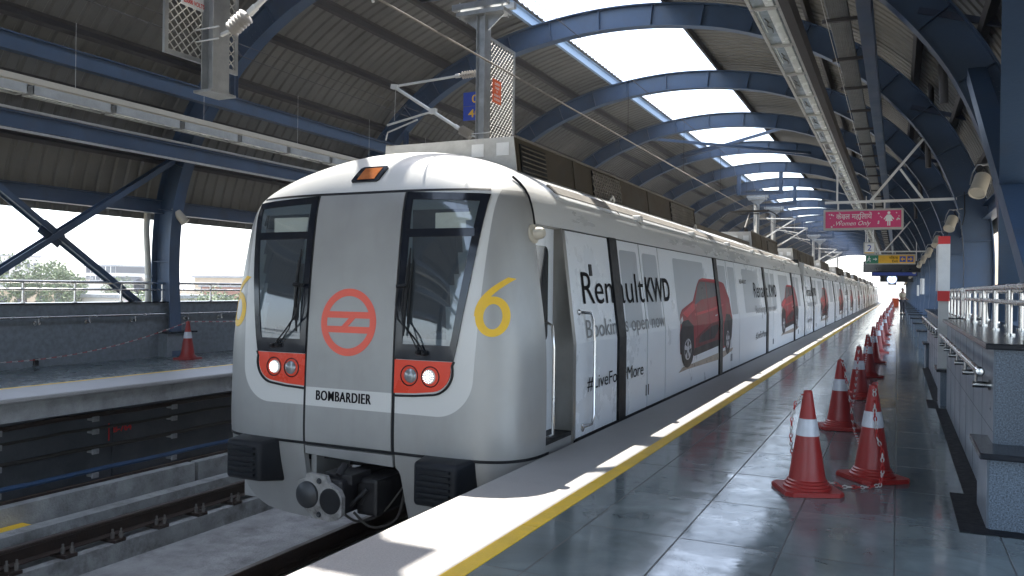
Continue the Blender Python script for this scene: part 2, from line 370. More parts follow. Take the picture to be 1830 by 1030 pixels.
# ------------------------------------------------------------------ the setting: ground, track bed, platforms
XC = -5.92                       # centre line of the roof
ARCH0, PITCH = 11.55, 5.95
YA, YB = -16.0, 146.0
struct(MB().box(-640, 640, -400, 900, -9.4, -9), 'ground', M['ground'])
struct(MB().box(-13.6, 2.4, YA, 420, -2.4, -1.5), 'track_bed', M['concrete'])
m = MB()
for y in frange(YA, 396, 8):
    m.box(-8.55, -8.41, y-.07, y+7.87, -1.5, -.95)
    m.box(-8.11, -7.92, y+3, y+10.98, -1.5, -1.1)
m.box(-7.921, -7.35, YA, 400, -1.5, -1.3); m.box(-8.41, -8.11, YA, 400, -1.5, -1.32); m.box(-9.5, -8.9, YA, 400, -1.5, -1.3)
m.box(-5.34, -4.92, YA, 400, -1.5, -1.27); m.box(-3.8, -3.3, YA, 400, -1.5, -1.27)
struct(m, 'track_plinth', M['concretelight'])
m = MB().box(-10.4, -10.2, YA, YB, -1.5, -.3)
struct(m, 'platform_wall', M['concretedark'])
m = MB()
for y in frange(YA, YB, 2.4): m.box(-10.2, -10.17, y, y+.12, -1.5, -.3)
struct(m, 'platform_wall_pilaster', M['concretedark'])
struct(MB().box(-13.5, -10.4, YA, YB, -1.5, -.3).box(-13.5, -9.78, YA, YB, -.3, -.004), 'platform_slab', M['concrete'])
m = MB().extr([(-9.72, -.012), (-9.74, 0), (-10.68, .0), (-10.68, -.02), (-9.84, -.07), (-9.74, -.06), (-9.72, -.045)], 'y', YA, YB)
struct(m, 'platform_edge', M['granite'])
struct(MB().box(-10.77, -10.681, YA, YB, -.05, .003), 'yellow_line', M['yellowstrip'])
struct(MB().box(-13.3, -10.771, YA, YB, -.05, 0), 'platform_floor', M['floorL'])
# near platform
struct(MB().box(-2.66, 2.4, YA, YB, -1.5, -.055), 'platform_slab', M['concrete'])
struct(MB().bbox(-2.69, -2.022, YA, YB, -.06, 0, .006), 'platform_edge', M['granite'])
m = MB()
for y in frange(YA, YB-1, 1.2): m.bbox(-2.02, -1.912, y+.002, y+1.198, -.05, .006, .004)
struct(m, 'yellow_line', M['yellowstrip'])
fl = struct(MB().box(-1.91, 2.4, YA, YB, -.054, 0), 'platform_floor', M['floor'])
m = MB().box(.35, .56, 5.51, 6.56, 0, .004).box(.56, 2.4, 5.51, 5.655, 0, .004).box(.44, .559, 6.562, 11.3, 0, .004).box(.36, .48, 11.302, 12.15, 0, .004).box(.44, .559, 12.152, 17.3, 0, .004)
struct(m, 'floor_border', mat('black_floor_border', (.008, .009, .012), .5, 0, .3, 20, spec=.08))
# trays, cables and the blue pipe under the far platform
def railprof(x): return [(x-.07, -1.25), (x+.07, -1.25), (x+.07, -1.238), (x+.012, -1.222), (x+.01, -1.125), (x+.036, -1.112), (x+.036, -1.085), (x+.03, -1.08), (x-.03, -1.08), (x-.036, -1.085), (x-.036, -1.112), (x-.01, -1.125), (x-.012, -1.222), (x-.07, -1.238)]
for i, (x, lab) in enumerate(((-7.52, 'rusty rail on the empty track nearest the train, with bolted plates'), (-9.15, 'rusty rail of the empty track below the far platform edge'),
                    (-5.17, 'rail under the train on the side of the empty track'), (-3.49, 'rail under the train on the side of the cone platform'))):
    t = thing('rail', lab, 'rail', (x, 5, -1.25))
    MB().extr(railprof(x), 'y', YA, 400).build('rail_section', M['rail'], t)
    MB().box(x-.028, x+.028, YA, 400, -1.0802, -1.0775).build('rail_head', M['railhead'] if i != 0 else M['rail'], t)
    for k, y in enumerate([3.65+.56*j for j in range(26)]):
        if i != 0: continue
        if k == 0:
            m = MB().bbox(x-.15, x+.17, y-.07, y+.07, -1.3, -1.262, .006)
            for s in (-1, 1):
                for dx in (-.035, .035):
                    bx = x+s*.112+dx*.6; by = y+dx
                    m.cyl((bx, by, -1.262), (bx, by, -1.2), .021, 6).cyl((bx, by, -1.2), (bx, by, -1.165), .012, 6)
            f0 = m.build('fastening', [M['rail']], t)
            f0.data.materials.append(M['bolt'])
            for p in f0.data.polygons: p.material_index = 1 if p.center.z > .01 else 0
            y0 = y
        else:
            f = f0.copy(); f.location = (0, y-y0, 0); f.parent = t; COL.objects.link(f)
for z, r, mt, lab, nm in ((-.41, .035, 'rail', 'topmost rusty brown cable run under the far platform slab', 'cable_run'), (-.6, .022, 'cable', 'thin black cable second from the top on the dark wall under the far platform', 'cable_run'),
                     (-.865, .03, 'cable', 'sagging black cable just below the red B-764 marking', 'cable_run'), (-1.19, .035, 'bluepipe', 'dusty blue pipe running low along the dark wall beside the empty track', 'pipe')):
    t = thing(nm, lab, 'pipe' if nm == 'pipe' else 'cable', (-10.1, 6, z))
    pts = [(-10.1, y, z+(0 if nm == 'pipe' else -.018*abs(math.sin(y*1.3)))+random.uniform(-.004, .004)) for y in frange(YA, 100, .4)]
    MB().tube(pts, r, 8).build('pipe' if nm == 'pipe' else 'cable', M[mt], t, True)
    for j, y in enumerate(frange(2.2, 60, 1.35)):
        if j == 0:
            b0 = MB().box(-10.17, -10.0, y-.012, y+.012, z-r-.045, z-r-.004).box(-10.02, -10.0, y-.05, y+.05, z-r-.05, z-r+.02).build('bracket', mat('dusty_bracket', (.34, .34, .34), .7, .2, .3, 9), t)
        else:
            b = b0.copy(); b.location = (0, j*1.35, 0); b.parent = t; COL.objects.link(b)
m = MB(); mapped(m, text_mesh('B-764', .13, .004, 1.0), flat((-10.168, 8.0, -.72), (0, 1, 0), (0, 0, 1), (1, 0, 0)), .002, .002); m.box(-10.168, -10.164, 7.92, 7.94, -.83, -.58)
tag(m.build('wall_marking', M['signred']), 'red painted B-764 marking with a bar on the dark wall under the far platform', 'marking')
m = MB().bbox(-8.405, -8.115, 4.4, 5.52, -1.31, -1.14, .01)
tag(m.build('yellow_cover', M['yellow']), 'yellow perforated cover plate lying by the empty track at the left edge', 'cover plate')

# ------------------------------------------------------------------ roof arches
INN = [(0, 7.33), (.9, 7.29), (1.75, 7.18), (2.5, 7.03), (3.3, 6.77), (4.05, 6.46), (4.7, 6.09), (5.25, 5.67), (5.7, 5.24), (6.1, 4.77), (6.45, 4.25), (6.72, 3.68), (6.93, 3.05), (7.03, 2.4), (7.05, 1.6), (7.0, .8), (6.93, 0), (6.9, -.35)]
def catmull(P, n=4):
    out = []
    for i in range(len(P)-1):
        p0 = P[max(i-1, 0)]; p1 = P[i]; p2 = P[i+1]; p3 = P[min(i+2, len(P)-1)]
        for k in range(n):
            t = k/n
            out.append(tuple(.5*((2*b)+(c-a)*t+(2*a-5*b+4*c-d)*t*t+(-a+3*b-3*c+d)*t**3) for a, b, c, d in zip(p0, p1, p2, p3)))
    return out+[tuple(P[-1])]
def profile(off, full=True, zmin=None):
    P = catmull([(-INN[1][0], INN[1][1])]+INN, 3)[3:]
    Q = []
    for i, (x, z) in enumerate(P):
        a = P[max(i-1, 0)]; b = P[min(i+1, len(P)-1)]
        dx, dz = b[0]-a[0], b[1]-a[1]; l = math.hypot(dx, dz)
        if i == 0: dx, dz, l = 1, 0, 1
        Q.append((x-dz/l*off, z+dx/l*off))
    if zmin is not None: Q = [q for q in Q if q[1] >= zmin]
    if not full: return Q
    return [(-x, z) for x, z in reversed(Q[1:])]+Q
def ribbon(m, A, B, y0, y1):
    n = len(A); vs = []
    for (a, b) in zip(A, B):
        vs += [(XC+a[0], y0, a[1]), (XC+b[0], y0, b[1]), (XC+b[0], y1, b[1]), (XC+a[0], y1, a[1])]
    fs = [(4*i+k, 4*i+(k+1) % 4, 4*i+4+(k+1) % 4, 4*i+4+k) for i in range(n-1) for k in range(4)]+[(0, 1, 2, 3), (4*n-1, 4*n-2, 4*n-3, 4*n-4)]
    m.add(vs, fs)
pin, pfl, pou, pof = profile(0), profile(.018), profile(.48), profile(.5)
arch = thing('roof_arch', 'x', 'arch', (XC, ARCH0, 0), 0, 'blue steel arches carrying the station roof')
m = MB(); ribbon(m, pfl, pou, ARCH0-.009, ARCH0+.009)
st_in, st_ou = profile(.02), profile(.478)
for i in range(2, len(st_in)-1, 4):
    a, b = st_in[i], st_ou[i]
    m.bar((XC+a[0], ARCH0, a[1]), (XC+b[0], ARCH0, b[1]), .012, .2, up=(0, 1, 0))
m.build('web', M['blue'], arch)
m = MB(); ribbon(m, pin, pfl, ARCH0-.13, ARCH0+.13); m.build('flange', M['blue'], arch)
bt = MB()
for i in (7, 19, 32, len(st_in)-8, len(st_in)-20, len(st_in)-33):
    a, b = Vector((XC+st_in[i][0], 0, st_in[i][1])), Vector((XC+st_ou[i][0], 0, st_ou[i][1])); d = (b-a).normalized(); tv = Vector((-d.z, 0, d.x)); c = (a+b)/2
    for s_ in (-1, 1):
        y_ = ARCH0+s_*.012; bt.bar(c-tv*.16+Vector((0, y_, 0)), c+tv*.16+Vector((0, y_, 0)), .008, .36, up=d)
        for u in (-.11, -.04, .04, .11):
            for v in (-.13, 0, .13): p = c+tv*u+d*v; bt.cyl(p+Vector((0, y_, 0)), p+Vector((0, y_+s_*.02, 0)), .013, 6)
bt.build('splice_plates', M['blue'], arch)
m = MB(); ribbon(m, pou, pof, ARCH0-.13, ARCH0+.13); m.build('flange', M['blue'], arch)
ords = ['first', 'second', 'third', 'fourth', 'fifth', 'sixth', 'seventh', 'eighth', 'ninth', 'tenth', 'eleventh', 'twelfth', 'thirteenth', 'fourteenth', 'fifteenth', 'sixteenth', 'seventeenth', 'eighteenth', 'nineteenth', 'twentieth', 'twenty-first', 'twenty-second', 'twenty-third', 'twenty-fourth', 'twenty-fifth']
ARCHY = [ARCH0+PITCH*k for k in range(-4, 22)]
arch['label'] = 'blue steel arch whose left leg stands beside the train front, first visible arch'
n = 1
for y in ARCHY:
    if abs(y-ARCH0) < .01: continue
    if y < ARCH0: lab = 'blue steel arch behind the viewpoint, %s back' % ords[int(round((ARCH0-y)/PITCH))-1]
    else:
        n += 1; lab = 'blue steel roof arch, %s from the train front going into the distance' % ords[n-1]
    copy_tree(arch, (XC, y, 0), label=lab)

# corrugated sheets (offset .78 beyond the inner line), open skylight strip between X -7.8 and -4.82
SKL, SKR = -7.8-XC, -4.84-XC
def crop(P, lo, hi):
    out = []
    for i, p in enumerate(P):
        if i and ((P[i-1][0] < lo) != (p[0] < lo)):
            q = P[i-1]; t = (lo-q[0])/(p[0]-q[0]); out.append((lo, q[1]+(p[1]-q[1])*t))
        if i and ((P[i-1][0] < hi) != (p[0] < hi)):
            q = P[i-1]; t = (hi-q[0])/(p[0]-q[0]); out.append((hi, q[1]+(p[1]-q[1])*t))
        if lo <= p[0] <= hi: out.append(p)
    return out
roof = thing('station_roof', 'long curved corrugated metal station roof with an open skylight strip along its top', 'roof', (XC, 5, 7))
full0, full1 = profile(.76, zmin=2.55), profile(.80, zmin=2.55)
nn = min(len(full0), len(full1)); 
def sheet(lo, hi):
    A = crop(full0, lo, hi); B = []
    for i, p in enumerate(A):
        a = A[max(i-1, 0)]; b = A[min(i+1, len(A)-1)]; dx, dz = b[0]-a[0], b[1]-a[1]; l = math.hypot(dx, dz)
        B.append((p[0]-dz/l*.035, p[1]+dx/l*.035))
    m = MB(); ys = []; y = YA; 
    while y < YB:
        ys += [(y, 0), (y+.17, 0), (y+.20, 1), (y+.25, 1), (y+.28, 0)] if y < 70 else [(y, 0), (y+.14, 0), (y+.17, 1), (y+.25, 1)]
        y += .28
    k = len(A); vs = [(XC+(B if h else A)[i][0], yy, (B if h else A)[i][1]) for yy, h in ys for i in range(k)]
    m.add(vs, [(j*k+i, j*k+i+1, (j+1)*k+i+1, (j+1)*k+i) for j in range(len(ys)-1) for i in range(k-1)])
    return m
sheet(-9, SKL).build('roof_sheet', M['sheet'], roof)
sheet(SKR, 9).build('roof_sheet', M['sheet'], roof)
pp = profile(.63); acc = 0; nxt = .5
cl = [0.0]
half = [q for q in pp if q[0] >= 0]
for i in range(1, len(half)): cl.append(cl[-1]+math.hypot(half[i][0]-half[i-1][0], half[i][1]-half[i-1][1]))
def at_s(s):
    for i in range(1, len(half)):
        if cl[i] >= s:
            t = (s-cl[i-1])/(cl[i]-cl[i-1]); a, b = half[i-1], half[i]; return (a[0]+(b[0]-a[0])*t, a[1]+(b[1]-a[1])*t, b[0]-a[0], b[1]-a[1])
for sd in (-1, 1):
    ss = [1.9 if sd < 0 else 1.17]+[3.1, 4.35, 5.6, 6.8, 7.9, 8.9] if sd > 0 else [2.0, 3.3, 4.5, 5.7, 6.9, 7.95, 8.9]
    for j, s in enumerate(ss):
        x, z, dx, dz = at_s(s); l = math.hypot(dx, dz); X = XC+sd*x
        m = MB(); u = Vector((-sd*dz/l*-1 if False else sd*-dz/l, 0, dx/l))
        m.bar((X, YA, z), (X, YB, z), .012, .22, up=u)
        for e in (-1, 1):
            c = Vector((X, 0, z))+u*.104*e+Vector((-sd*dx/l, 0, -dz/l))*.03*e
            m.bar(c+Vector((0, YA, 0)), c+Vector((0, YB, 0)), .07, .01, up=u)
        m.build('purlin', M['trim'] if (j == 0 and sd < 0) else M['purlin'], roof)
# eave beams and long blue beams
def longbeam(name, label, x, z, w_, h, cat='beam', mt='blue', y0=YA, y1=YB):
    t = thing(name, label, cat, (x, 5, z)); MB().ibeam((x, y0, z), (x, y1, z), w_, h, .016).build('beam', M[mt], t); return t
longbeam('eave_beam', 'blue beam along the far eave above the open side behind the left platform', -13.36, 2.97, .2, .27)
longbeam('eave_beam', 'blue beam along the eave above the cone platform parapet', 1.52, 2.97, .2, .27)
for xx, zz, lab in ((-11.45, 4.86, 'blue longitudinal beam hung above the left light row'), (-.39, 4.86, 'blue longitudinal beam hung beside the cable tray over the cone platform'),
                    (-12.32, 3.93, 'lower blue longitudinal beam with pale conduits along the left roof slope')):
    t = longbeam('hung_beam', lab, xx, zz, .16, .26)
    if xx < -12:
        for k, dz in enumerate((.17, -.16)):
            MB().tube([(xx+.06, y, zz+dz) for y in (YA, 0, 60, YB)], .022, 6).build('conduit', M['galvw'], t)
    else:
        sx = 1 if xx > XC else -1
        for y in ARCHY:
            o = abs(xx-XC); zi = np.interp(o, [p[0] for p in INN[:14]], [p[1] for p in INN[:14]])
            MB().ibeam((xx, y, zz+.13), (xx, y, zi+.1), .1, .1, .01).build('hanger', M['blue'], t)
# dusty side bracing between the legs
def brace(mem, c, lab):
    t = thing('cross_brace', lab, 'brace', mem[0][0])
    for p, q in mem: (MB().ibeam(p, q, .1, .19, .014, up=(1, 0, 0)) if p[0] < 0 else MB().bar(p, q, .2, .17)).build('brace_member', M['blue'], t)
    c = Vector(c); d = (Vector(mem[0][1])-Vector(mem[0][0])).normalized()
    MB().bar(c-d*.24, c+d*.24, .022, .26, up=(0, d.z, -d.y)).build('gusset_plate', M['blue'], t)
brace([((-12.8, 5.9, 4.35), (-13.4, 11.4, .8)), ((-13.34, 5.9, .0), (-12.9, 11.4, 3.85))], (-13.17, 9.1, 2.27), 'blue steel cross brace in the open side behind the left platform')
brace([((.66, 5.75, 3.64), (1.2, 11.4, 1.18)), ((.98, 5.8, .75), (.84, 11.35, 4.12))], (.97, 8.75, 2.35), 'blue steel cross brace rising behind the parapet railing at the right edge')
for k, xx in ((0, 0), (4, 0), (12, 0)):  # nearest bay's brace is added out of view for its platform shadow
    y0 = ARCH0+PITCH*(k-1); t = thing('roof_brace', {0: 'unseen blue roof brace above the train front, added for its crossed shadow', 4: 'blue diagonal roof brace crossing the skylight', 12: 'farther blue diagonal roof brace across the skylight'}[k], 'brace', (XC, y0, 7.6))
    MB().bar((-8.6, y0+.2, 7.15), (-3.3, y0+PITCH-.2, 7.15), .1, .1).build('brace_member', M['blue'], t)
    MB().bar((-3.3, y0+.2, 7.28), (-8.6, y0+PITCH-.2, 7.28), .1, .1).build('brace_member', M['blue'], t)
    if k == 0: MB().box(-5.25, -4.75, y0+1.6, y0+2.15, 7.2, 7.22).box(-5.1, -4.3, y0+1.1, y0+1.25, 7.16, 7.18).build('gusset_plate', M['blue'], t)  # unseen plates added to cast a broad shadow on the platform edge

# ------------------------------------------------------------------ parapets, railings
def railing(name, label, x, y0, y1, z0, zt, zm, step, group=None, lower=None, rp=.02, rt=.026, twin=None):
    t = thing(name, label, 'railing', (x, y0, z0))
    MB().cyl((x, y0, zt), (x, y1, zt), rt, 12).build('top_rail', M['steel'], t, True)
    MB().cyl((x, y0, zm), (x, y1, zm), rp, 12).build('mid_rail', M['steel'], t, True)
    p0 = None
    for k, y in enumerate(frange(y0+.12, y1-.12, (y1-y0-.24)/max(1, round((y1-y0)/step)))):
        if p0 is None:
            p0 = MB().cyl((x, y, z0), (x, y, zt), rp*.95, 12).cyl((x, y, z0), (x, y, z0+.018), rp*1.9, 14).build('post', M['steel'], t, True); yy = y
        else:
            p = p0.copy(); p.location = (0, y-yy, 0); p.parent = t; COL.objects.link(p)
    return t
def handrail(label, x, xw, y0, y1, z, step):
    t = thing('handrail', label, 'handrail', (x, y0, z))
    s = 1 if xw > x else -1
    MB().tube([(x, y0-.0, z), (x, y0+.01, z), (x, y1, z)], .024, 12).lathe([(.001, 0), (.02, .004), (.031, .02), (.031, .04), (.024, .06)], (x, y0-.05, z), (0, 1, 0), 14).build('rail_tube', M['steel'], t, True)
    for y in frange(y0+.2, y1-.1, (y1-y0-.3)/max(1, round((y1-y0)/step))):
        MB().cyl((x, y, z-.02), (x, y, z-.09), .01, 8).cyl((x-.02*s, y, z-.105), (xw, y, z-.105), .022, 12).cyl((xw-.012*s, y, z-.105), (xw, y, z-.105), .036, 14).build('bracket', M['steel'], t, True)
# near parapet
def parapet(x0, x1, y0, y1, lab, zt=1.07):
    t = thing('parapet', lab, 'wall', (x0, y0, 0))
    MB().box(x0, x1, y0+.012, y1, 0, zt).build('wall', M['slate'], t)
    MB().box(x0+.008, x1, y0, y0+.0118, 0, zt-.001).build('end_panel', M['speckle'], t)
    m = MB()
    for y in frange(y0+.74, y1-.1, .75): m.box(x0-.0012, x0+.001, y, y+.004, .005, zt-.005)
    m.box(x0-.0012, x0+.001, y0+.02, y1, .54, .543); m.build('cladding_joints', M['concretedark'], t)
    MB().bbox(x0-.05, x1+.03, y0-.05, y1+.04, zt+.0005, zt+.04, .008).build('coping', M['blackstone'], t)
parapet(.56, 1.06, 5.98, 11.35, 'stone clad parapet wall with speckled end and black coping, nearest at right')
parapet(.56, 1.06, 12.05, 18.6, 'second stone clad parapet wall beyond the red and white post')
railing('railing', 'nearest steel railing on the black coping of the right parapet', .77, 5.3+.7, 11.4, 1.11, 1.48, 1.365, 1.12)
railing('railing', 'rear row of steel railing on the nearest right parapet', .98, 6.2, 11.4, 1.11, 1.46, 1.35, .95)
railing('railing', 'steel railing on the farther right parapet', .77, 12.1, 18.5, 1.11, 1.48, 1.365, .85)
railing('railing', 'rear row of steel railing on the farther right parapet', .98, 12.1, 18.5, 1.11, 1.46, 1.35, .9)
handrail('steel handrail on brackets along the nearest right parapet', .475, .56, 5.95, 10.9, .93, .95)
handrail('steel handrail on brackets along the farther right parapet', .475, .56, 12.2, 18.5, .95, .95)
ped = None
for k, y in enumerate(ARCHY):
    if y < 5: continue
    j = int(round((y-5.6)/PITCH))
    lab = ['black topped stone plinth at the foot of the nearest arch, lower right corner', 'black topped stone plinth carrying the red and white post'][j] if j < 2 else 'black topped plinth under a right arch, %s one' % ords[j]
    if ped is None:
        ped = thing('plinth_block', lab, 'plinth', (.5, y, 0), group='stone plinths at the arch feet')
        MB().box(.5, 1.4, y+.06, y+.70, 0, .43).build('block', M['slate'], ped)
        MB().box(.51, 1.4, y+.045, y+.0595, 0, .429).build('end_panel', M['speckle'], ped)
        MB().bbox(.455, 1.4, y-.02, y+.74, .4305, .468, .008).build('slab', M['blackstone'], ped)
    else: copy_tree(ped, (.5, y+.0, 0), label=lab)
# left parapet
for j, (y0, y1) in enumerate(((YA, 5.62), (5.63, 11.62), (11.63, 17.5), (17.51, 60))):
    lab = ['behind the viewpoint', 'left of the cone', 'right of the cone behind the train front', 'farther on behind the train'][j]
    t = thing('parapet', 'blue-grey granite parapet wall of the far platform, '+lab, 'wall', (-13.2, y0, 0))
    MB().box(-13.4, -13.1, y0, y1, 0, 1.055).build('wall', M['wallcover'], t)
    MB().bbox(-13.44, -13.06, y0, y1, 1.0555, 1.08, .006).build('coping', M['blackstone'], t)
    if j < 3:
        railing('railing', 'steel railing on top of the far parapet, '+lab, -13.22, y0+.06, y1-.02, 1.08, 1.44, 1.31, .97)
        handrail('steel handrail fixed along the far parapet, '+lab, -13.0, -13.1, y0+.1, y1+.1 if j == 1 else y1-.1, .84, .97)
lp = None
for k, y in enumerate(ARCHY[:14]):
    if y < 5: continue
    j = int(round((y-5.6)/PITCH)); 
    lab = ['small plinth with a black slab under the arch out of frame at left', 'small plinth with a black slab behind the cone on the far platform'][j] if j < 2 else 'small plinth of the far platform hidden by the train, %s along' % ords[j]
    if lp is None:
        lp = thing('plinth_block', lab, 'plinth', (-12.9, y, 0), group='small plinths of the far platform')
        MB().box(-13.35, -12.86, y-.25, y+.4, 0, .46).build('block', M['wallcover'], lp)
        MB().bbox(-13.35, -12.8, y-.3, y+.45, .4605, .49, .006).build('slab', M['blackstone'], lp)
    else: copy_tree(lp, (-12.9, y, 0), label=lab)
tag(MB().box(-13.098, -13.06, 8.75, 8.83, .02, .14).build('wall_outlet', M['black']), 'small dark drain opening low in the far parapet wall', 'drain')

# ------------------------------------------------------------------ the train
TX, TY = -4.42, 5.86
LV = [(-.9, 6.06, 1.52, 6.7, 6.5), (-.45, 5.95, 1.62, 6.5, 7.5), (-.02, 5.87, 1.67, 6.46, 8), (.5, 5.87, 1.675, 6.46, 8), (1.0, 5.89, 1.66, 6.46, 8), (1.5, 5.93, 1.595, 6.46, 7.6), (2.0, 5.99, 1.53, 6.46, 6.5),
      (2.2, 6.03, 1.485, 6.5, 5.6), (2.3, 6.07, 1.435, 6.56, 4.8), (2.4, 6.13, 1.34, 6.66, 4.0), (2.5, 6.21, 1.19, 6.78, 3.4), (2.58, 6.30, 1.03, 6.9, 3.0), (2.65, 6.41, .85, 7.02, 2.7), (2.71, 6.56, .64, 7.12, 2.5), (2.755, 6.78, .38, 7.18, 2.3), (2.775, 7.15, .02, 7.2, 2.2)]
LD = np.array(catmull(LV, 8))
_cc = {}
def ncurve(z):
    k = round(z, 4)
    if k in _cc: return _cc[k]
    y0, wd, ye, a = (np.interp(z, LD[:, 0], LD[:, i]) for i in (1, 2, 3, 4))
    al = np.linspace(0, math.pi/2, 160); c, s_ = np.cos(al), np.sin(al)
    x = wd*np.abs(c)**(2/a); y = ye-(ye-y0)*np.abs(s_)**(2/2.2)+.035*(x/1.67)**2*(z < 2.3)*0
    x = x[::-1]; y = y[::-1]                      # from the centre outwards
    L = np.concatenate(([0], np.cumsum(np.hypot(np.diff(x), np.diff(y)))))
    _cc[k] = (L, x, y); return _cc[k]
def np_(s, z):
    L, x, y = ncurve(z); a = abs(s)
    if a > L[-1]: return (math.copysign(x[-1], s), y[-1]+a-L[-1], z)
    return (math.copysign(np.interp(a, L, x), s), float(np.interp(a, L, y)), z)
def NS(s, z, off=0.0):
    p = Vector(np_(s, z)); e = .004
    du = Vector(np_(s+e, z))-Vector(np_(s-e, z)); dz = Vector(np_(s, z+e))-Vector(np_(s, z-e))
    n = du.cross(dz).normalized()
    if n.y > 0 and abs(n.y) > .3: n = -n
    if abs(n.y) <= .3 and n.x*s < 0: n = -n
    q = p+n*off; return Vector((q.x+TX, q.y, q.z))
def wbody(z): return float(np.interp(z, LD[:, 0], LD[:, 2]))
def hw(z): return 1.67-max(0, z-.9)*.127
def cutgrid(bm, st=.06, lo=-2.4, hi=2.9):
    vs = [v.co for v in bm.verts]; x0, x1 = min(v.x for v in vs), max(v.x for v in vs); y0, y1 = min(v.y for v in vs), max(v.y for v in vs)
    cut(bm, [x for x in frange(lo, hi, st) if x0 < x < x1], [y for y in frange(lo, hi, st) if y0 < y < y1])
    return bm
def npatch(name, pts, m, par, off=.006, th=.012, st=.06, smooth=True, mb=None, build=True):
    mb = mb or MB(); mapped(mb, cutgrid(poly_bm(pts), st), NS, th, off)
    return mb.build(name, m, par, smooth) if build else mb
def arc(cx, cz, r, a0, a1, n=8): return [(cx+r*math.cos(R(a0+(a1-a0)*i/n)), cz+r*math.sin(R(a0+(a1-a0)*i/n))) for i in range(n+1)]
def mir(pts): return [(-x, z) for x, z in reversed(pts)]

lead = thing('train_car', 'leading silver metro car with the round red emblem on its nose and black buffers', 'train car', (TX, TY, -1.08), group='coupled cars of the metro train')
# nose shell
zs = [-.02, .05]+frange(.15, 2.0, .0925)+[2.03, 2.05, 2.1, 2.15, 2.2, 2.25, 2.3, 2.35, 2.4, 2.45, 2.5, 2.54, 2.58, 2.62, 2.65, 2.68, 2.71, 2.735, 2.755, 2.768, 2.775]
vs = []; NC = 84
for z in zs:
    L, x, y = ncurve(z); row = []
    yx = 7.2 if z > 2.04 else float(y[-1])
    ss = np.linspace(-L[-1], L[-1], NC)
    row = [(-x[-1], yx), (-x[-1], (yx+y[-1])/2)]+[(math.copysign(np.interp(abs(s), L, x), s), np.interp(abs(s), L, y)) for s in ss]+[(x[-1], (yx+y[-1])/2), (x[-1], yx)]
    vs += [(a+TX, b, z) for a, b in row]
k = NC+4; fs = []
def inwin(x, z):  # windscreen openings
    x = abs(x-TX); return .56 < x < np.interp(z, [.9, 2.15], [.98, 1.17]) and .97 < z < 2.12
for j in range(len(zs)-1):
    for i in range(k-1):
        c = [vs[j*k+i], vs[j*k+i+1], vs[(j+1)*k+i+1], vs[(j+1)*k+i]]
        if all(inwin(q[0], q[2]) for q in c): continue
        fs.append((j*k+i, j*k+i+1, (j+1)*k+i+1, (j+1)*k+i))
m = MB(); m.add(vs, fs); nose = m.build('nose_shell', M['nose'], lead, True)
bm = bmesh.new(); bm.from_mesh(nose.data); bmesh.ops.remove_doubles(bm, verts=bm.verts, dist=.0006); bm.to_mesh(nose.data); bm.free()
for p in nose.data.polygons: p.use_smooth = True
# centre door panel and seams
npatch('centre_panel', [(-.468, .0), (.468, .0), (.468, 2.262), (-.468, 2.262)], M['nose'], lead, .010, .02)
mb = MB()
for s in (-1, 1): mapped(mb, cutgrid(poly_bm([(s*.484-.014, -.6 if 0 else -.02), (s*.484+.014, -.02), (s*.484+.014, 2.285), (s*.484-.014, 2.285)])), NS, .004, .0035)
mapped(mb, cutgrid(poly_bm([(-1.27, 2.264), (-.47, 2.268), (.47, 2.268), (1.27, 2.264), (1.27, 2.278), (.47, 2.29), (-.47, 2.29), (-1.27, 2.278)])), NS, .004, .0038)
mapped(mb, cutgrid(poly_bm([(-2.1, -.03), (2.1, -.03), (2.1, -.006), (-2.1, -.006)])), NS, .004, .004)
mb.build('panel_seam', M['black'], lead)
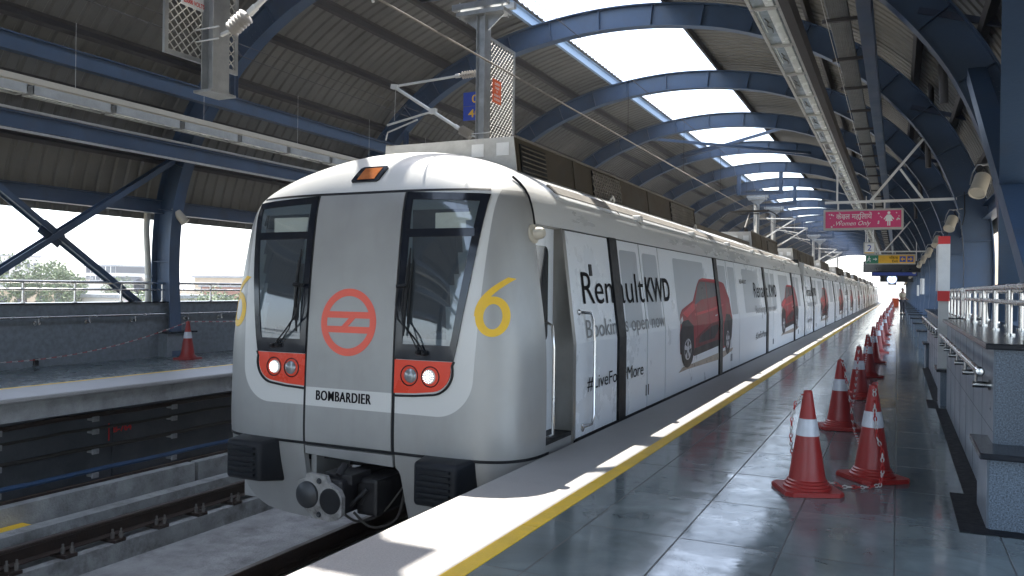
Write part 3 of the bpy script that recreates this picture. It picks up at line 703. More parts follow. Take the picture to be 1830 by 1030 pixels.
# windscreens: black surround ring, glass, red lamp panel
outer = [(.492, 2.262), (1.285, 2.225), (1.27, 2.05), (1.2, 1.5), (1.085, .9), (1.065, .80)]
lampol = [(.492, .795), (1.062, .795)]+arc(.86, .72, .185, 10, -82, 8)+[(.70, .515), (.492, .505)]
for s in (1, -1):
    ws = thing; 
    rim_o = [(.492, 2.262), (1.285, 2.225), (1.265, 2.05), (1.19, 1.5), (1.10, .95), (1.068, .80), (.492, .80)]
    rim_i = [(.56, 2.195), (1.205, 2.165), (1.19, 2.03), (1.12, 1.5), (1.045, 1.0), (1.03, .93), (.56, .93)]
    def dens(P, n=7):
        out = []
        for i in range(len(P)):
            a, b = P[i], P[(i+1) % len(P)]; out += [(a[0]+(b[0]-a[0])*t/n, a[1]+(b[1]-a[1])*t/n) for t in range(n)]
        return out
    o_, i_ = dens(rim_o), dens(rim_i)
    n = len(o_); V = [NS(s*x, z, .012) for x, z in o_]+[NS(s*x, z, .012) for x, z in i_]+[NS(s*x, z, -.03) for x, z in o_]+[NS(s*x, z, -.03) for x, z in i_]
    F = []
    for q in range(n):
        r_ = (q+1) % n
        F += [(q, r_, n+r_, n+q), (n+q, n+r_, 3*n+r_, 3*n+q), (q, r_, 2*n+r_, 2*n+q)]
    fr = MB().add(V, F).build('windscreen_surround', M['blackgloss'], lead, True)
    bar = [(.55, 1.86), (1.19, 1.86), (1.19, 1.93), (.55, 1.93)]
    mb = MB(); mapped(mb, cutgrid(poly_bm([(s*x, z) for x, z in bar])), NS, .02, .0125); mb.build('divider', M['blackgloss'], fr, True)
    gl = [(.545, .915), (1.04, .915), (1.055, 1.0), (1.13, 1.5), (1.20, 2.03), (1.215, 2.18), (.545, 2.21)]
    mb = MB(); mapped(mb, cutgrid(poly_bm([(s*x, z) for x, z in gl]), .06), NS, 0, .004); g = mb.build('windscreen', M['glass'], lead, True)
    mb = MB(); mapped(mb, cutgrid(poly_bm([(s*x, z) for x, z in lampol])), NS, .012, .009); lp_ = mb.build('lamp_panel', M['redpaint'], lead, True)
    # black outline under the lamp panel
    edge = [(s*x, z) for x, z in ([(1.075, .80)]+arc(.86, .715, .205, 14, -84, 10)+[(.70, .492), (.492, .482)])]
    mb = MB(); mb.tube([NS(x, z, .007) for x, z in edge], .011, 6); mb.build('lamp_panel_edge', M['black'], lp_, True)
    for q, (x, on) in enumerate(((.645, 0), (.855, 1))):
        c = NS(s*x, .665-.002, .006); nrm = (NS(s*x, .665, .05)-NS(s*x, .665, 0)).normalized()
        h = MB().lathe([(.088, .0), (.09, .006), (.083, .010), (.075, -.01), (.07, -.012)], c, nrm, 28).build('headlight', M['black'], lp_, True)
        hx = -.012 if on else .012
        mm = mat('lamp_lens_lit', (.35, .37, .38), .15, 0, .35, 55, emit=((1, 1, .97), .06)) if on else mat('lamp_lens', (.30, .32, .33), .12, .3, .35, 18)
        MB().lathe([(.062, .004), (.055, .018), (.035, .028), (.001, .032)], c+Vector((s*hx, 0, 0)), nrm, 24).build('lens', mm, h, True)
        if on:
            dots = MB(); a_ = nrm.cross(Vector((0, 0, 1))).normalized(); b_ = a_.cross(nrm)
            for rr, kk in ((0, 1), (.018, 6), (.034, 11), (.049, 15)):
                for t_ in range(kk):
                    an = 2*math.pi*t_/kk; p = c+Vector((s*hx, 0, 0))+a_*rr*math.cos(an)+b_*rr*math.sin(an)+nrm*(.032-rr*rr*5)
                    dots.lathe([(.0048, 0), (.004, .004), (.001, .006)], p, nrm, 6)
            dots.build('led_dots', mat('led_lit', (1, 1, 1), .3, emit=((1, 1, 1), 1.2)), h)
    # wiper
    pz = .86; px = .80 if s > 0 else .86
    wp = MB(); a = NS(s*px, pz, .02); b = NS(s*px-.06*s, pz+.005, .02)
    k1 = NS(s*.55, 1.22, .10); k2 = NS(s*.60, 1.15, .085)
    wp.tube([a, NS(s*.70, 1.0, .06), NS(s*.56, 1.14, .09), NS(s*.53, 1.26, .085), NS(s*.53, 1.42, .075)], .008, 6)
    wp.tube([b, NS(s*.66, 1.02, .05), NS(s*.60, 1.12, .08), NS(s*.585, 1.26, .08), NS(s*.585, 1.42, .07)], .006, 6)
    wp.cyl(NS(s*.52, 1.42, .075), NS(s*.62, 1.43, .07), .02, 8)
    for q in (a, b): wp.lathe([(.022, -.01), (.022, .03), (.012, .045)], q, (0, -1, .05), 12)
    wpr = wp.build('wiper', M['black'], lead, True)
    MB().tube([NS(s*.585, 1.0, .035), NS(s*.60, 1.3, .05), NS(s*.605, 1.5, .05), NS(s*.60, 1.76, .025)], [.010, .016, .017, .006], 6).build('wiper_blade', M['black'], wpr, True)
    MB().tube([NS(s*.62, 1.1, .03), NS(s*.63, 1.4, .035), NS(s*.63, 1.66, .02)], [.008, .012, .005], 6).build('wiper_blade', M['black'], wpr, True)
    # buffers (black ribbed boxes)
    cx = TX+s*1.03; yf, yb_ = 5.66, 5.98
    bm = bmesh.new(); bmesh.ops.create_cube(bm, size=1)
    for v in bm.verts:
        fr_ = v.co.y < 0; v.co = Vector((cx+(1 if v.co.x > 0 else -1)*(.205 if fr_ else .255), yf if fr_ else yb_, (-.015 if fr_ else .0) if v.co.z > 0 else (-.375 if fr_ else -.43)))
    bmesh.ops.bevel(bm, geom=bm.edges[:], offset=.035, segments=4, profile=.5, affect='EDGES')
    m = MB(); m.addbm(bm); bf = m.build('buffer', M['blackplastic'], lead, True)
    m = MB()
    for q in range(6):
        z = -.075-.048*q; m.bbox(cx-.150, cx+.150, yf-.028, yf+.02, z-.014, z+.010, .006)
    m.build('ribs', M['blackplastic'], bf)
# driver's cab behind the glass
m = MB().box(TX-1.35, TX+1.35, 6.9, 6.92, .7, 2.2).box(TX-1.3, TX+1.3, 6.06, 6.9, .84, .86).box(TX-1.3, TX+1.3, 6.15, 6.9, 2.16, 2.18).box(TX-.5, TX+.5, 6.06, 6.9, .86, 2.16)
m.build('cab_interior', mat('cab_lining', (.11, .125, .135), .7), lead)
for s, xa, xb in ((1, .74, 1.15), (-1, .68, 1.09)):
    MB().box(TX+s*xa, TX+s*xb, 6.11, 6.125, 1.93, 2.08).build('destination_board', mat('board_white', (.95, .95, .86), .6, emit=((1, 1, .9), .12)), lead)
m = MB().bbox(TX+.62, TX+1.15, 6.2, 6.6, .86, 1.02, .03).bbox(TX-1.15, TX-.62, 6.2, 6.6, .86, 1.02, .03).bbox(TX+.72, TX+1.08, 6.65, 6.8, .9, 1.5, .05)
m.build('driver_desk', mat('desk_grey', (.25, .26, .27), .5), lead)
# emblem
cz = 1.10; ex = -.02; mb = MB(); NSo = lambda u, v, k: NS(u+ex, v+cz, k)
ring = [(.302*math.cos(2*math.pi*i/48), .302*math.sin(2*math.pi*i/48)) for i in range(48)]; ri = [(.235*math.cos(2*math.pi*i/48), .235*math.sin(2*math.pi*i/48)) for i in range(48)]
bm = bmesh.new(); ro = [bm.verts.new((*p, 0)) for p in ring]; rv = [bm.verts.new((*p, 0)) for p in ri]
for i in range(48): bm.faces.new((ro[i], ro[(i+1) % 48], rv[(i+1) % 48], rv[i]))
mapped(mb, bm, NSo, .002, .0135)
def chord(z): return math.sqrt(.245**2-z*z)
mapped(mb, poly_bm([(-chord(.095), .095), (-chord(.037), .037), (chord(.037), .037), (chord(.095), .095)]), NSo, .002, .0131)
mapped(mb, poly_bm([(-chord(.095), -.095), (chord(.095), -.095), (chord(.037), -.037), (-chord(.037), -.037)]), NSo, .002, .0131)
mapped(mb, poly_bm([(-.07, -.037), (.0, -.037), (.075, .037), (.005, .037)]), NSo, .002, .0129)
mb.build('emblem', M['logo'], lead)
def fit(body, x0, x1, z0, z1, bold=0, shear=0, space=1.0):
    bm = text_mesh(body, 1, bold, 1, shear, 'LEFT', space); xs = [v.co.x for v in bm.verts]; ys = [v.co.y for v in bm.verts]
    a, b, c, d = min(xs), max(xs), min(ys), max(ys)
    for v in bm.verts: v.co.x = x0+(v.co.x-a)/(b-a)*(x1-x0); v.co.y = z0+(v.co.y-c)/(d-c)*(z1-z0)
    return bm
mb = MB()
for dx in (-.0035, -.0012, .0012, .0035): mapped(mb, fit('BOMBARDIER', -.345+dx, .255+dx, .385, .475, .004, 0, 1.12), NS, .002, .0135+dx*.05); mb.build('maker_lettering', M['ink'], lead)
# figure 6 on both nose corners
def six(sc, flip):
    mb = MB(); pts_o = []; N_ = 40; rx, rz, t = .150, .168, .070
    for i in range(N_):
        a = 2*math.pi*i/N_; pts_o.append(((rx*math.cos(a), rz*math.sin(a)), ((rx-t)*math.cos(a), (rz-t*.9)*math.sin(a))))
    bm = bmesh.new(); A = [bm.verts.new((*p[0], 0)) for p in pts_o]; B = [bm.verts.new((*p[1], 0)) for p in pts_o]
    for i in range(N_): bm.faces.new((A[i], A[(i+1) % N_], B[(i+1) % N_], B[i]))
    mapped(mb, bm, lambda u, v, k: NS(sc+u, 1.185+v, k), .002, .003)
    L_ = []; R_ = []
    for i in range(13):
        a = i/12; x = -.160+.27*a**1.9; z = .0+.33*a**.85
        L_.append((x, z)); R_.append((x+.068+.010*a, z-.012*a))
    mapped(mb, poly_bm(L_+R_[::-1]), lambda u, v, k: NS(sc+u, 1.185+v, k), .002, .0035)
    mb.build('number_six', M['yellow'], lead)
six(1.395, 0); six(-1.43, 0)
# marker lamp in the hood
npatch('marker_lamp', [(-.17, 2.385), (.10, 2.385), (.125, 2.40), (.16, 2.52), (.14, 2.535), (-.12, 2.535), (-.145, 2.52), (-.18, 2.40)], M['blackgloss'], lead, .016, .03)
npatch('amber_lens', [(-.115, 2.405), (.075, 2.405), (.105, 2.515), (-.085, 2.515)], mat('amber_lens', (.42, .13, .035), .15, 0, .3, 9), bpy.data.objects['marker_lamp'], .020, .008)
# camera dome
c = NS(1.78, 1.90, 0); nr = (NS(1.78, 1.9, .05)-c).normalized()
dm = MB().lathe([(.085, -.005), (.085, .012), (.07, .02), (.001, .022)], c, nr, 24).build('camera_dome', M['cream'], lead, True)
MB().lathe([(.05, .015), (.055, .05), (.05, .085), (.033, .108), (.001, .115)], c, (nr+Vector((.35, 0, 0))).normalized(), 20).build('dome_cap', M['cream'], dm, True)
# lower apron in two lobes with a bar across
apR = [(.545, -.03), (2.15, -.03), (2.15, -.62), (1.8, -.70), (.66, -.73), (.56, -.2), (.545, -.15)]
apL = [(-2.15, -.03), (-.50, -.03), (-.50, -.70), (-.56, -.735), (-.70, -.725), (-.95, -.65), (-1.15, -.52), (-1.28, -.36), (-1.33, -.22), (-2.15, -.2)]
npatch('apron', [(.50, -.035), (2.15, -.035), (2.15, -.72), (.60, -.74), (.575, -.62), (.545, -.22), (.53, -.175), (.50, -.15)], M['nose'], lead, -.004, .06, .08)
npatch('apron', [(-2.15, -.035), (-.50, -.035), (-.50, -.72), (-.56, -.75), (-.8, -.74), (-1.05, -.71), (-1.22, -.64), (-1.33, -.54), (-1.42, -.42), (-1.55, -.36), (-2.15, -.36)], M['nose'], lead, -.004, .06, .08)
m = MB().box(TX-.5, TX-.44, 5.99, 6.5, -.745, -.15); m.build('apron_return', M['nose'], lead)
npatch('apron_bar', [(-.478, -.042), (.478, -.042), (.478, -.145), (-.478, -.115)], M['nose'], lead, .004, .08)
MB().box(TX-.48, TX+.48, 6.0, 6.06, -.04, -.022).box(TX-1.4, TX+1.4, 6.75, 6.8, -.40, -.03).box(TX-.44, TX+.9, 6.1, 6.75, -.2, -.05).box(TX-1.5, TX+1.5, 6.1, 6.5, -.06, -.04).build('underframe_backdrop', M['black'], lead)  # black underframe sheets, a backdrop painting the shade behind the coupler
# coupler
yc, xc_, zc_ = 5.50, TX-.01, -.36
out = [(-.235, -.02), (-.23, .10), (-.15, .125), (-.13, .175), (.06, .165), (.09, .11), (.20, .06), (.235, -.0), (.235, -.15), (.17, -.20), (.10, -.215), (-.04, -.205), (-.12, -.16), (-.2, -.1)]
rot = Matrix.Rotation(R(-3), 3, 'Z'); cp_ = MB().extr([(x+xc_, z+zc_) for x, z in out], 'y', yc, yc+.05)
cpl = cp_.build('coupler_head', mat('coupler_worn_paint', (.26, .255, .245), .6, .1, .4, 8, dirt=((.03, .026, .022), 7, 1)), lead)
dk = mat('coupler_dark', (.012, .012, .014), .5, .2, .4, 6)
grey = mat('coupler_grey', (.035, .038, .042), .4, .3, .3, 8)
MB().lathe([(.116, 0), (.112, -.02), (.07, -.045), (.001, -.05)], (xc_-.125, yc, zc_-.01), (0, 1, 0), 24).build('coupler_cone', grey, cpl, True)
MB().lathe([(.110, -.004), (.095, -.006), (.001, -.003)], (xc_+.115, yc, zc_-.04), (0, 1, 0), 24).build('coupler_funnel', M['black'], cpl)
m = MB()
for zz in (.12, -.165): m.lathe([(.026, -.006), (.02, -.016), (.01, -.014), (.001, -.006)], (xc_, yc, zc_+zz), (0, 1, 0), 12)
m.build('coupler_pin', grey, cpl, True)
m = MB().bbox(xc_-.16, xc_+.20, yc+.05, yc+.35, zc_-.17, zc_+.13, .03).bbox(xc_-.12, xc_+.16, yc+.3, yc+1.2, zc_-.13, zc_+.10, .03)
m.bbox(xc_-.05, xc_+.25, yc+.12, yc+.4, zc_+.08, zc_+.17, .015).cyl((xc_+.12, yc+.1, zc_+.16), (xc_+.12, yc+.2, zc_+.24), .03, 10).bbox(xc_+.2, xc_+.42, yc+.25, yc+.7, zc_-.2, zc_+.12, .03)
for q in range(4): m.cyl((xc_+.22+.03*q, yc+.15+.1*q, zc_-.1), (xc_+.35, yc+.2+.1*q, zc_+.05), .018, 8)
m.build('coupler_shank', dk, cpl)
m = MB()
for q, (x, sag) in enumerate(((.1, .06), (.25, .09))):
    m.tube(catmull([(xc_+x, yc+.15, zc_-.15), (xc_+x+.15, yc+.2, zc_-.18-sag), (xc_+x+.3, yc+.35, zc_-.13-sag), (xc_+.52+.02*q, yc+.5, zc_+.02)], 6), .011, 6)
m.build('coupler_hose', M['cable'], cpl, True)

# ---- sides and roof shared by all cars
def sidemap(sd): return lambda u, v, k: Vector((TX+sd*(hw(v)+k), u, v))
def sidepoly(mb, pts, sd, off, th, cuts=True):
    bm = poly_bm(pts)
    if cuts and min(p[1] for p in pts) < .9 < max(p[1] for p in pts): cut(bm, (), (.9,))
    return mapped(mb, bm, sidemap(sd), th, off)
def rrect(a, b, c, d, r, n=4):
    return arc(b-r, d-r, r, 0, 90, n)+arc(a+r, d-r, r, 90, 180, n)+arc(a+r, c+r, r, 180, 270, n)+arc(b-r, c+r, r, 270, 360, n)
RED = [(11.21, .8), (11.3, 1.08), (11.44, 1.15), (12.18, 1.27), (12.58, 1.52), (12.75, 1.60), (13.02, 1.63), (14.01, 1.62), (14.6, 1.58), (14.75, 1.56), (15.1, 1.29), (15.21, .96), (15.14, .62), (15.0, .5), (14.4, .42), (13.9, .50), (12.3, .47), (12.1, .45), (11.4, .5), (11.25, .53)]
def car_picture(par, sd, dy, s=1.0):
    f = lambda P: [((p[0]-11.2)*s+11.2+dy, p[1]) for p in P]
    el = lambda cy, cz_, ry, rz, n=20: [(cy+ry*math.cos(2*math.pi*i/n), cz_+rz*math.sin(2*math.pi*i/n)) for i in range(n)]
    m = MB(); sidepoly(m, f([(11.15, .27), (11.7, .28), (14.2, .25), (15.2, .33), (15.3, .38), (14.0, .37), (12.2, .34), (11.4, .33)]), sd, .0030, 0)
    root = m.build('picture_ground', M['carshade'], par)
    m = MB(); sidepoly(m, f(RED), sd, .0036, 0); root = m.build('picture_car', M['carred'], par)
    m = MB()
    sidepoly(m, f([(11.22, .82), (11.38, .98), (11.75, 1.0), (12.05, .90), (12.1, .62), (12.15, .46), (11.42, .48), (11.25, .55)]), sd, .0042, 0)
    sidepoly(m, f([(12.1, .44), (13.9, .49), (14.35, .42), (14.3, .52), (13.9, .60), (12.15, .56)]), sd, .0041, 0)
    sidepoly(m, f([(12.4, .62), (13.6, .64), (13.95, .78), (13.9, .86), (13.4, .85), (12.5, .72)]), sd, .0042, 0)
    sidepoly(m, f([(14.35, .45), (14.4, .85), (14.65, 1.02), (15.0, 1.0), (15.2, .9), (15.14, .60), (15.0, .5)]), sd, .0042, 0)
    m.build('picture_trim', M['cardark'], root)
    m = MB(); sidepoly(m, f([(11.45, 1.10), (12.15, 1.235), (12.45, 1.22), (12.3, 1.15), (11.7, 1.03)]), sd, .0040, 0)
    sidepoly(m, f([(12.75, 1.60), (13.05, 1.625), (14.0, 1.615), (14.6, 1.575), (14.0, 1.59), (13.05, 1.60)]), sd, .0040, 0)
    sidepoly(m, f([(12.2, 1.08), (13.6, 1.14), (14.5, 1.20), (14.5, 1.17), (13.6, 1.10), (12.25, 1.04)]), sd, .0040, 0); m.build('picture_highlight', mat('picture_light_red', (.52, .05, .06), .4, 0, .3, 3, spec=.1), root)
    m = MB(); sidepoly(m, f([(12.2, .70), (12.6, .78), (13.4, .90), (14.0, .92), (14.3, .84), (14.3, .56), (12.2, .57)]), sd, .0038, 0)
    sidepoly(m, f([(13.21, .66), (13.24, .66), (13.24, 1.3), (13.21, 1.3)]), sd, .0044, 0); sidepoly(m, f([(12.32, .66), (12.35, .66), (12.33, 1.2), (12.30, 1.2)]), sd, .0044, 0)
    m.build('picture_dark_red', mat('picture_dark_red', (.13, .005, .012), .4, 0, .4, 3, spec=.1), root)
    m = MB(); sidepoly(m, f([(11.24, .98), (11.42, 1.06), (11.45, 1.0), (11.3, .94)]), sd, .0045, 0); sidepoly(m, f([(13.72, 1.0), (13.9, 1.01), (13.9, 1.03), (13.72, 1.02)]), sd, .0045, 0); m.build('picture_lamp', M['carsilver'], root)
    m = MB(); sidepoly(m, f([(12.28, 1.20), (12.75, 1.28), (13.2, 1.30), (13.2, 1.57), (12.8, 1.57), (12.6, 1.50)]), sd, .0043, 0)
    sidepoly(m, f([(13.25, 1.30), (14.0, 1.34), (14.2, 1.42), (13.95, 1.56), (13.25, 1.57)]), sd, .0043, 0); m.build('picture_window', M['carglass'], root)
    for cy, cz_, ry in ((11.70, .57, .40), (14.76, .56, .27)):
        m = MB(); sidepoly(m, f(el(cy, cz_, ry, .27)), sd, .0050, 0); wh = m.build('picture_wheel', M['cardark'], root)
        m = MB(); sidepoly(m, f(el(cy, cz_, ry*.55, .155)), sd, .0056, 0); m.build('picture_rim', M['carsilver'], wh)
        m = MB()
        for q in range(5):
            a = R(90+72*q); b_ = R(90+72*q+36)
            sidepoly(m, f([(cy+ry*.12*math.cos(b_), cz_+.04*math.sin(b_)), (cy+ry*.5*math.cos(b_-.35), cz_+.14*math.sin(b_-.35)), (cy+ry*.5*math.cos(b_+.35), cz_+.14*math.sin(b_+.35))]), sd, .0062, 0, False)
        m.build('picture_rim_gap', M['cardark'], wh)
def lettering(par, sd, items):
    for body, a, b, c, d, bold, mm in items:
        m = MB(); bm = fit(body, a, b, c, d, bold)
        if sd < 0:
            for v in bm.verts: v.co.x = a+b-v.co.x
        if c < .9 < d: cut(bm, (), (.9,))
        mapped(m, bm, sidemap(sd), .0, .0070); m.build('advert_lettering', M[mm], par)
def carside(par, y0, y1, first, sd, lead_=False):
    """panels, doors and pillars; first = y of the first black pillar"""
    m = MB(); sidepoly(m, [(y0, -.04), (y1, -.04), (y1, 2.03), (y0, 2.03)], sd, -.012, .05); m.build('side_backing', M['black'], par)
    m = MB(); sidepoly(m, [(y0+.02, -.10), (y1-.02, -.10), (y1-.02, -.012), (y0+.02, -.012)], sd, .004, .05); m.build('sill', M['black'], par)
    m = MB(); sidepoly(m, [(y0+.02, -.75), (y1-.02, -.75), (y1-.02, -.13), (y0+.02, -.13)], sd, -.06, .04); m.build('side_skirt', mat('skirt_grey', (.16, .16, .16), .6), par)
    def panel(a, b, nm='side_panel'):
        m = MB(); sidepoly(m, rrect(a+.008, b-.008, .0, 1.985, .01, 2), sd, 0, .02); return m.build(nm, M['vinyl'], par)
    def film(p, a, b, z0=.99, z1=1.88):
        m = MB(); sidepoly(m, rrect(a, b, z0, z1, .05, 3), sd, .0015, 0, False) if z0 > .9 else None; return m.build('window', M['tint'], p)
    panel(y0+.03, first-.01)
    y = first
    while y < y1-.4:
        m = MB(); sidepoly(m, rrect(y, y+.25, -.01, 2.0, .02, 2), sd, .022, .04); m.build('door_pillar', M['black'], par)
        if y+1.2 < y1:
            l = panel(y+.27, y+1.155, 'door_leaf'); film(l, y+.36, y+1.03)
            m = MB(); sidepoly(m, [(y+1.11, .14), (y+1.13, .14), (y+1.13, .27), (y+1.11, .27)], sd, .006, .006); m.build('door_slot', M['black'], l)
        if y+2.02 < y1:
            l = panel(y+1.175, y+2.01, 'door_leaf'); film(l, y+1.27, y+1.92)
            m = MB(); sidepoly(m, [(y+1.21, .14), (y+1.23, .14), (y+1.23, .27), (y+1.21, .27)], sd, .006, .006); m.build('door_slot', M['black'], l)
            e = min(y+5.53, y1-.03)
            if e-y > 2.4:
                l = panel(y+2.02, e)
                if e-y > 5: film(l, y+2.77, y+4.70)
        y += 5.54
def carroof(par, y0, y1, yc0=None):
    zz = [z for z in [2.284, 2.3, 2.35, 2.4, 2.45, 2.5, 2.58, 2.65, 2.71, 2.755, 2.775]]
    half_ = [(wbody(z), z) for z in zz]; half_[-1] = (0, 2.775)
    prof = half_+[(-x, z) for x, z in reversed(half_[:-1])]
    vs = [(TX+x, y, z) for y in (y0, y1) for x, z in prof]; n = len(prof)
    m = MB().add(vs, [(i, i+1, n+i+1, n+i) for i in range(n-1)]+[tuple(range(n)), tuple(range(2*n-1, n-1, -1))])
    rf = m.build('roof_shell', M['car'], par, True)
    for sd in (-1, 1):
        P = [(wbody(z)+.006, z) for z in (2.0, 2.06, 2.12, 2.18, 2.24, 2.285)]; Q = [(x-.02, z) for x, z in P]
        ya = yc0 or y0; vs = [(TX+sd*x, y, z) for y in (ya, y1) for x, z in P+Q]; n = 6
        F = [(i, i+1, 12+i+1, 12+i) for i in range(5)]+[(6+i, 18+i, 18+i+1, 6+i+1) for i in range(5)]+[(5, 11, 23, 17), (0, 12, 18, 6), (0, 6, 7, 1), (1, 7, 8, 2), (2, 8, 9, 3), (3, 9, 10, 4), (4, 10, 11, 5)]
        MB().add(vs, F).build('cantrail', M['car'], par, True)
        MB().tube([(TX+sd*(wbody(2.3)+.008), y, 2.3) for y in (y0, y1)], .012, 6).build('gutter', M['car'], par)
        m = MB(); m.bar((TX+sd*1.34, y0+.1, 2.402), (TX+sd*1.34, y1-.1, 2.402), .13, .014, up=(sd*.98, 0, 1)); m.build('walkway_strip', M['roofdirt'], par)
        for y in frange(y0+2.7, y1-.8, 2.95):
            c = Vector((TX+sd*(wbody(2.3)-.02), y, 2.33)); l = MB().bbox(c.x-.05, c.x+.08, c.y-.07, c.y+.07, c.z-.05, c.z+.03, .018)
            l.cyl(c+Vector((sd*.03, 0, -.03)), c+Vector((sd*.06, 0, -.09)), .018, 8); l.build('roof_lug', M['galvw'], par)
    for y in frange(y0+2, y1-2, 5.0):
        m = MB(); P = [(TX+x*1.001, y, z+.002) for x, z in prof[1:-1]]; m.tube(P, .006, 4); m.build('roof_seam', M['roofdirt'], par)
def lattice(m, o, ex, ey, W_, H_, step, t, n):
    o, ex, ey = Vector(o), Vector(ex), Vector(ey); nrm = ex.cross(ey)
    for sg in (1, -1):
        c = -H_ if sg > 0 else 0
        k = c
        while k < W_+(0 if sg > 0 else H_):
            # line x = k + y (sg>0) or x = k - y
            pts = []
            for y in (0, H_):
                x = k+y if sg > 0 else k-y
                pts.append((x, y))
            (xa, ya), (xb, yb_) = pts
            # clip to 0..W_
            def cl(x, y, x2, y2, lim):
                t_ = (lim-x)/(x2-x); return (lim, y+(y2-y)*t_)
            a, b = (xa, ya), (xb, yb_)
            if a[0] > b[0]: a, b = b, a
            if b[0] > 0 and a[0] < W_:
                if a[0] < 0: a = cl(*a, *b, 0)
                if b[0] > W_: b = cl(*b, *a, W_)
                m.bar(o+ex*a[0]+ey*a[1], o+ex*b[0]+ey*b[1], t, t, up=nrm)
            k += step
    return m
def roofbox(par, y0, y1, z1=2.93, grilles=(), lou=True):
    m = MB(); pr = [(TX-.55, 2.44), (TX-.52, z1), (TX+.98, z1), (TX+1.04, 2.44)]
    m.extr(pr, 'y', y0, y1); b = m.build('equipment_box', M['box'], par)
    m = MB(); m.extr([(TX-.553, 2.45), (TX-.523, z1+.004), (TX+.985, z1+.004), (TX+1.045, 2.45)], 'y', y0-.012, y0-.001); e = m.build('end_plate', M['boxend'], b)
    for xx in (.52, .80): MB().bbox(TX+xx, TX+xx+.14, y0-.02, y0-.013, 2.74, 2.87, .004).build('notice_plate', M['signwhite'], e)
    for y in frange(y0+.05, y1-.05, (y1-y0-.1)/max(1, round((y1-y0)/1.6))):
        m = MB(); 
        m.bar((TX+1.045, y, 2.45), (TX+.985, y, z1), .03, .012, up=(1, 0, 0))
        m.build('seam_rib', M['box'], b)
    MB().box(TX-.53, TX-.49, y0, y1, z1, z1+.02).box(TX+.96, TX+1.0, y0, y1, z1, z1+.02).build('lid_edge', M['roofdirt'], b)
    for sd in (1,):
        if lou:
            m = MB()
            for q in range(7): z = 2.56+.048*q; x = TX+sd*(1.04-.06*(z-2.44)/.49); m.bar((x+sd*.012, y0+.12, z), (x+sd*.012, y0+.72, z), .03, .012, up=(sd*.7, 0, 1))
            m.build('louvre', M['box'], b)
            m = MB(); m.bar((TX+sd*1.018, y0+.1, 2.70), (TX+sd*1.018, y0+.74, 2.70), .012, .34, up=(-sd*.12, 0, 1)); m.build('louvre_recess', M['black'], b)
        for ga, gb in grilles:
            m = MB(); m.bar((TX+sd*1.016, y0+ga, 2.72), (TX+sd*1.016, y0+gb, 2.72), .012, .34, up=(-sd*.12, 0, 1)); m.build('grille_recess', M['black'], b)
            m = MB(); lattice(m, (TX+sd*1.045, y0+ga, 2.55), (0, 1, 0), (-sd*.122, 0, .993), gb-ga, .34, .09, .018, 0); m.build('grille', M['roofdirt'], b)
carside(lead, 7.14, 28.05, 8.44, 1, True); carside(lead, 7.14, 28.05, 8.44, -1, True)
carroof(lead, 7.19, 28.05, 6.49)
for sd in (-1, 1): MB().tube([(TX+sd*(wbody(z)+.001), 6.475, z) for z in (1.99, 2.06, 2.12, 2.18, 2.24, 2.30, 2.36, 2.42)], .012, 6).build('nose_seam', M['black'], lead)
MB().bbox(TX+.62, TX+.98, 15.1, 21.3, 2.52, 2.70, .03).bbox(TX+.75, TX+.85, 15.1, 21.3, 2.70, 2.74, .01).build('roof_conduit', M['box'], lead)
for y in (9.9, 14.6, 25.9): MB().tube([(TX+1.07, y-.08, 2.46), (TX+1.10, y-.07, 2.58), (TX+1.10, y, 2.62), (TX+1.10, y+.07, 2.58), (TX+1.07, y+.08, 2.46)], .015, 6).build('lifting_hook', M['white'], lead, True)
m = MB().box(TX-1.45, TX+1.45, 28.0, 28.32, -.3, 2.5); m.build('gangway_bellows', M['black'], lead)
roofbox(lead, 7.18, 15.0, 2.92, ((2.2, 3.3), (6.0, 7.6))); roofbox(lead, 21.4, 26.4, 2.97, ((2.8, 4.4),), False)
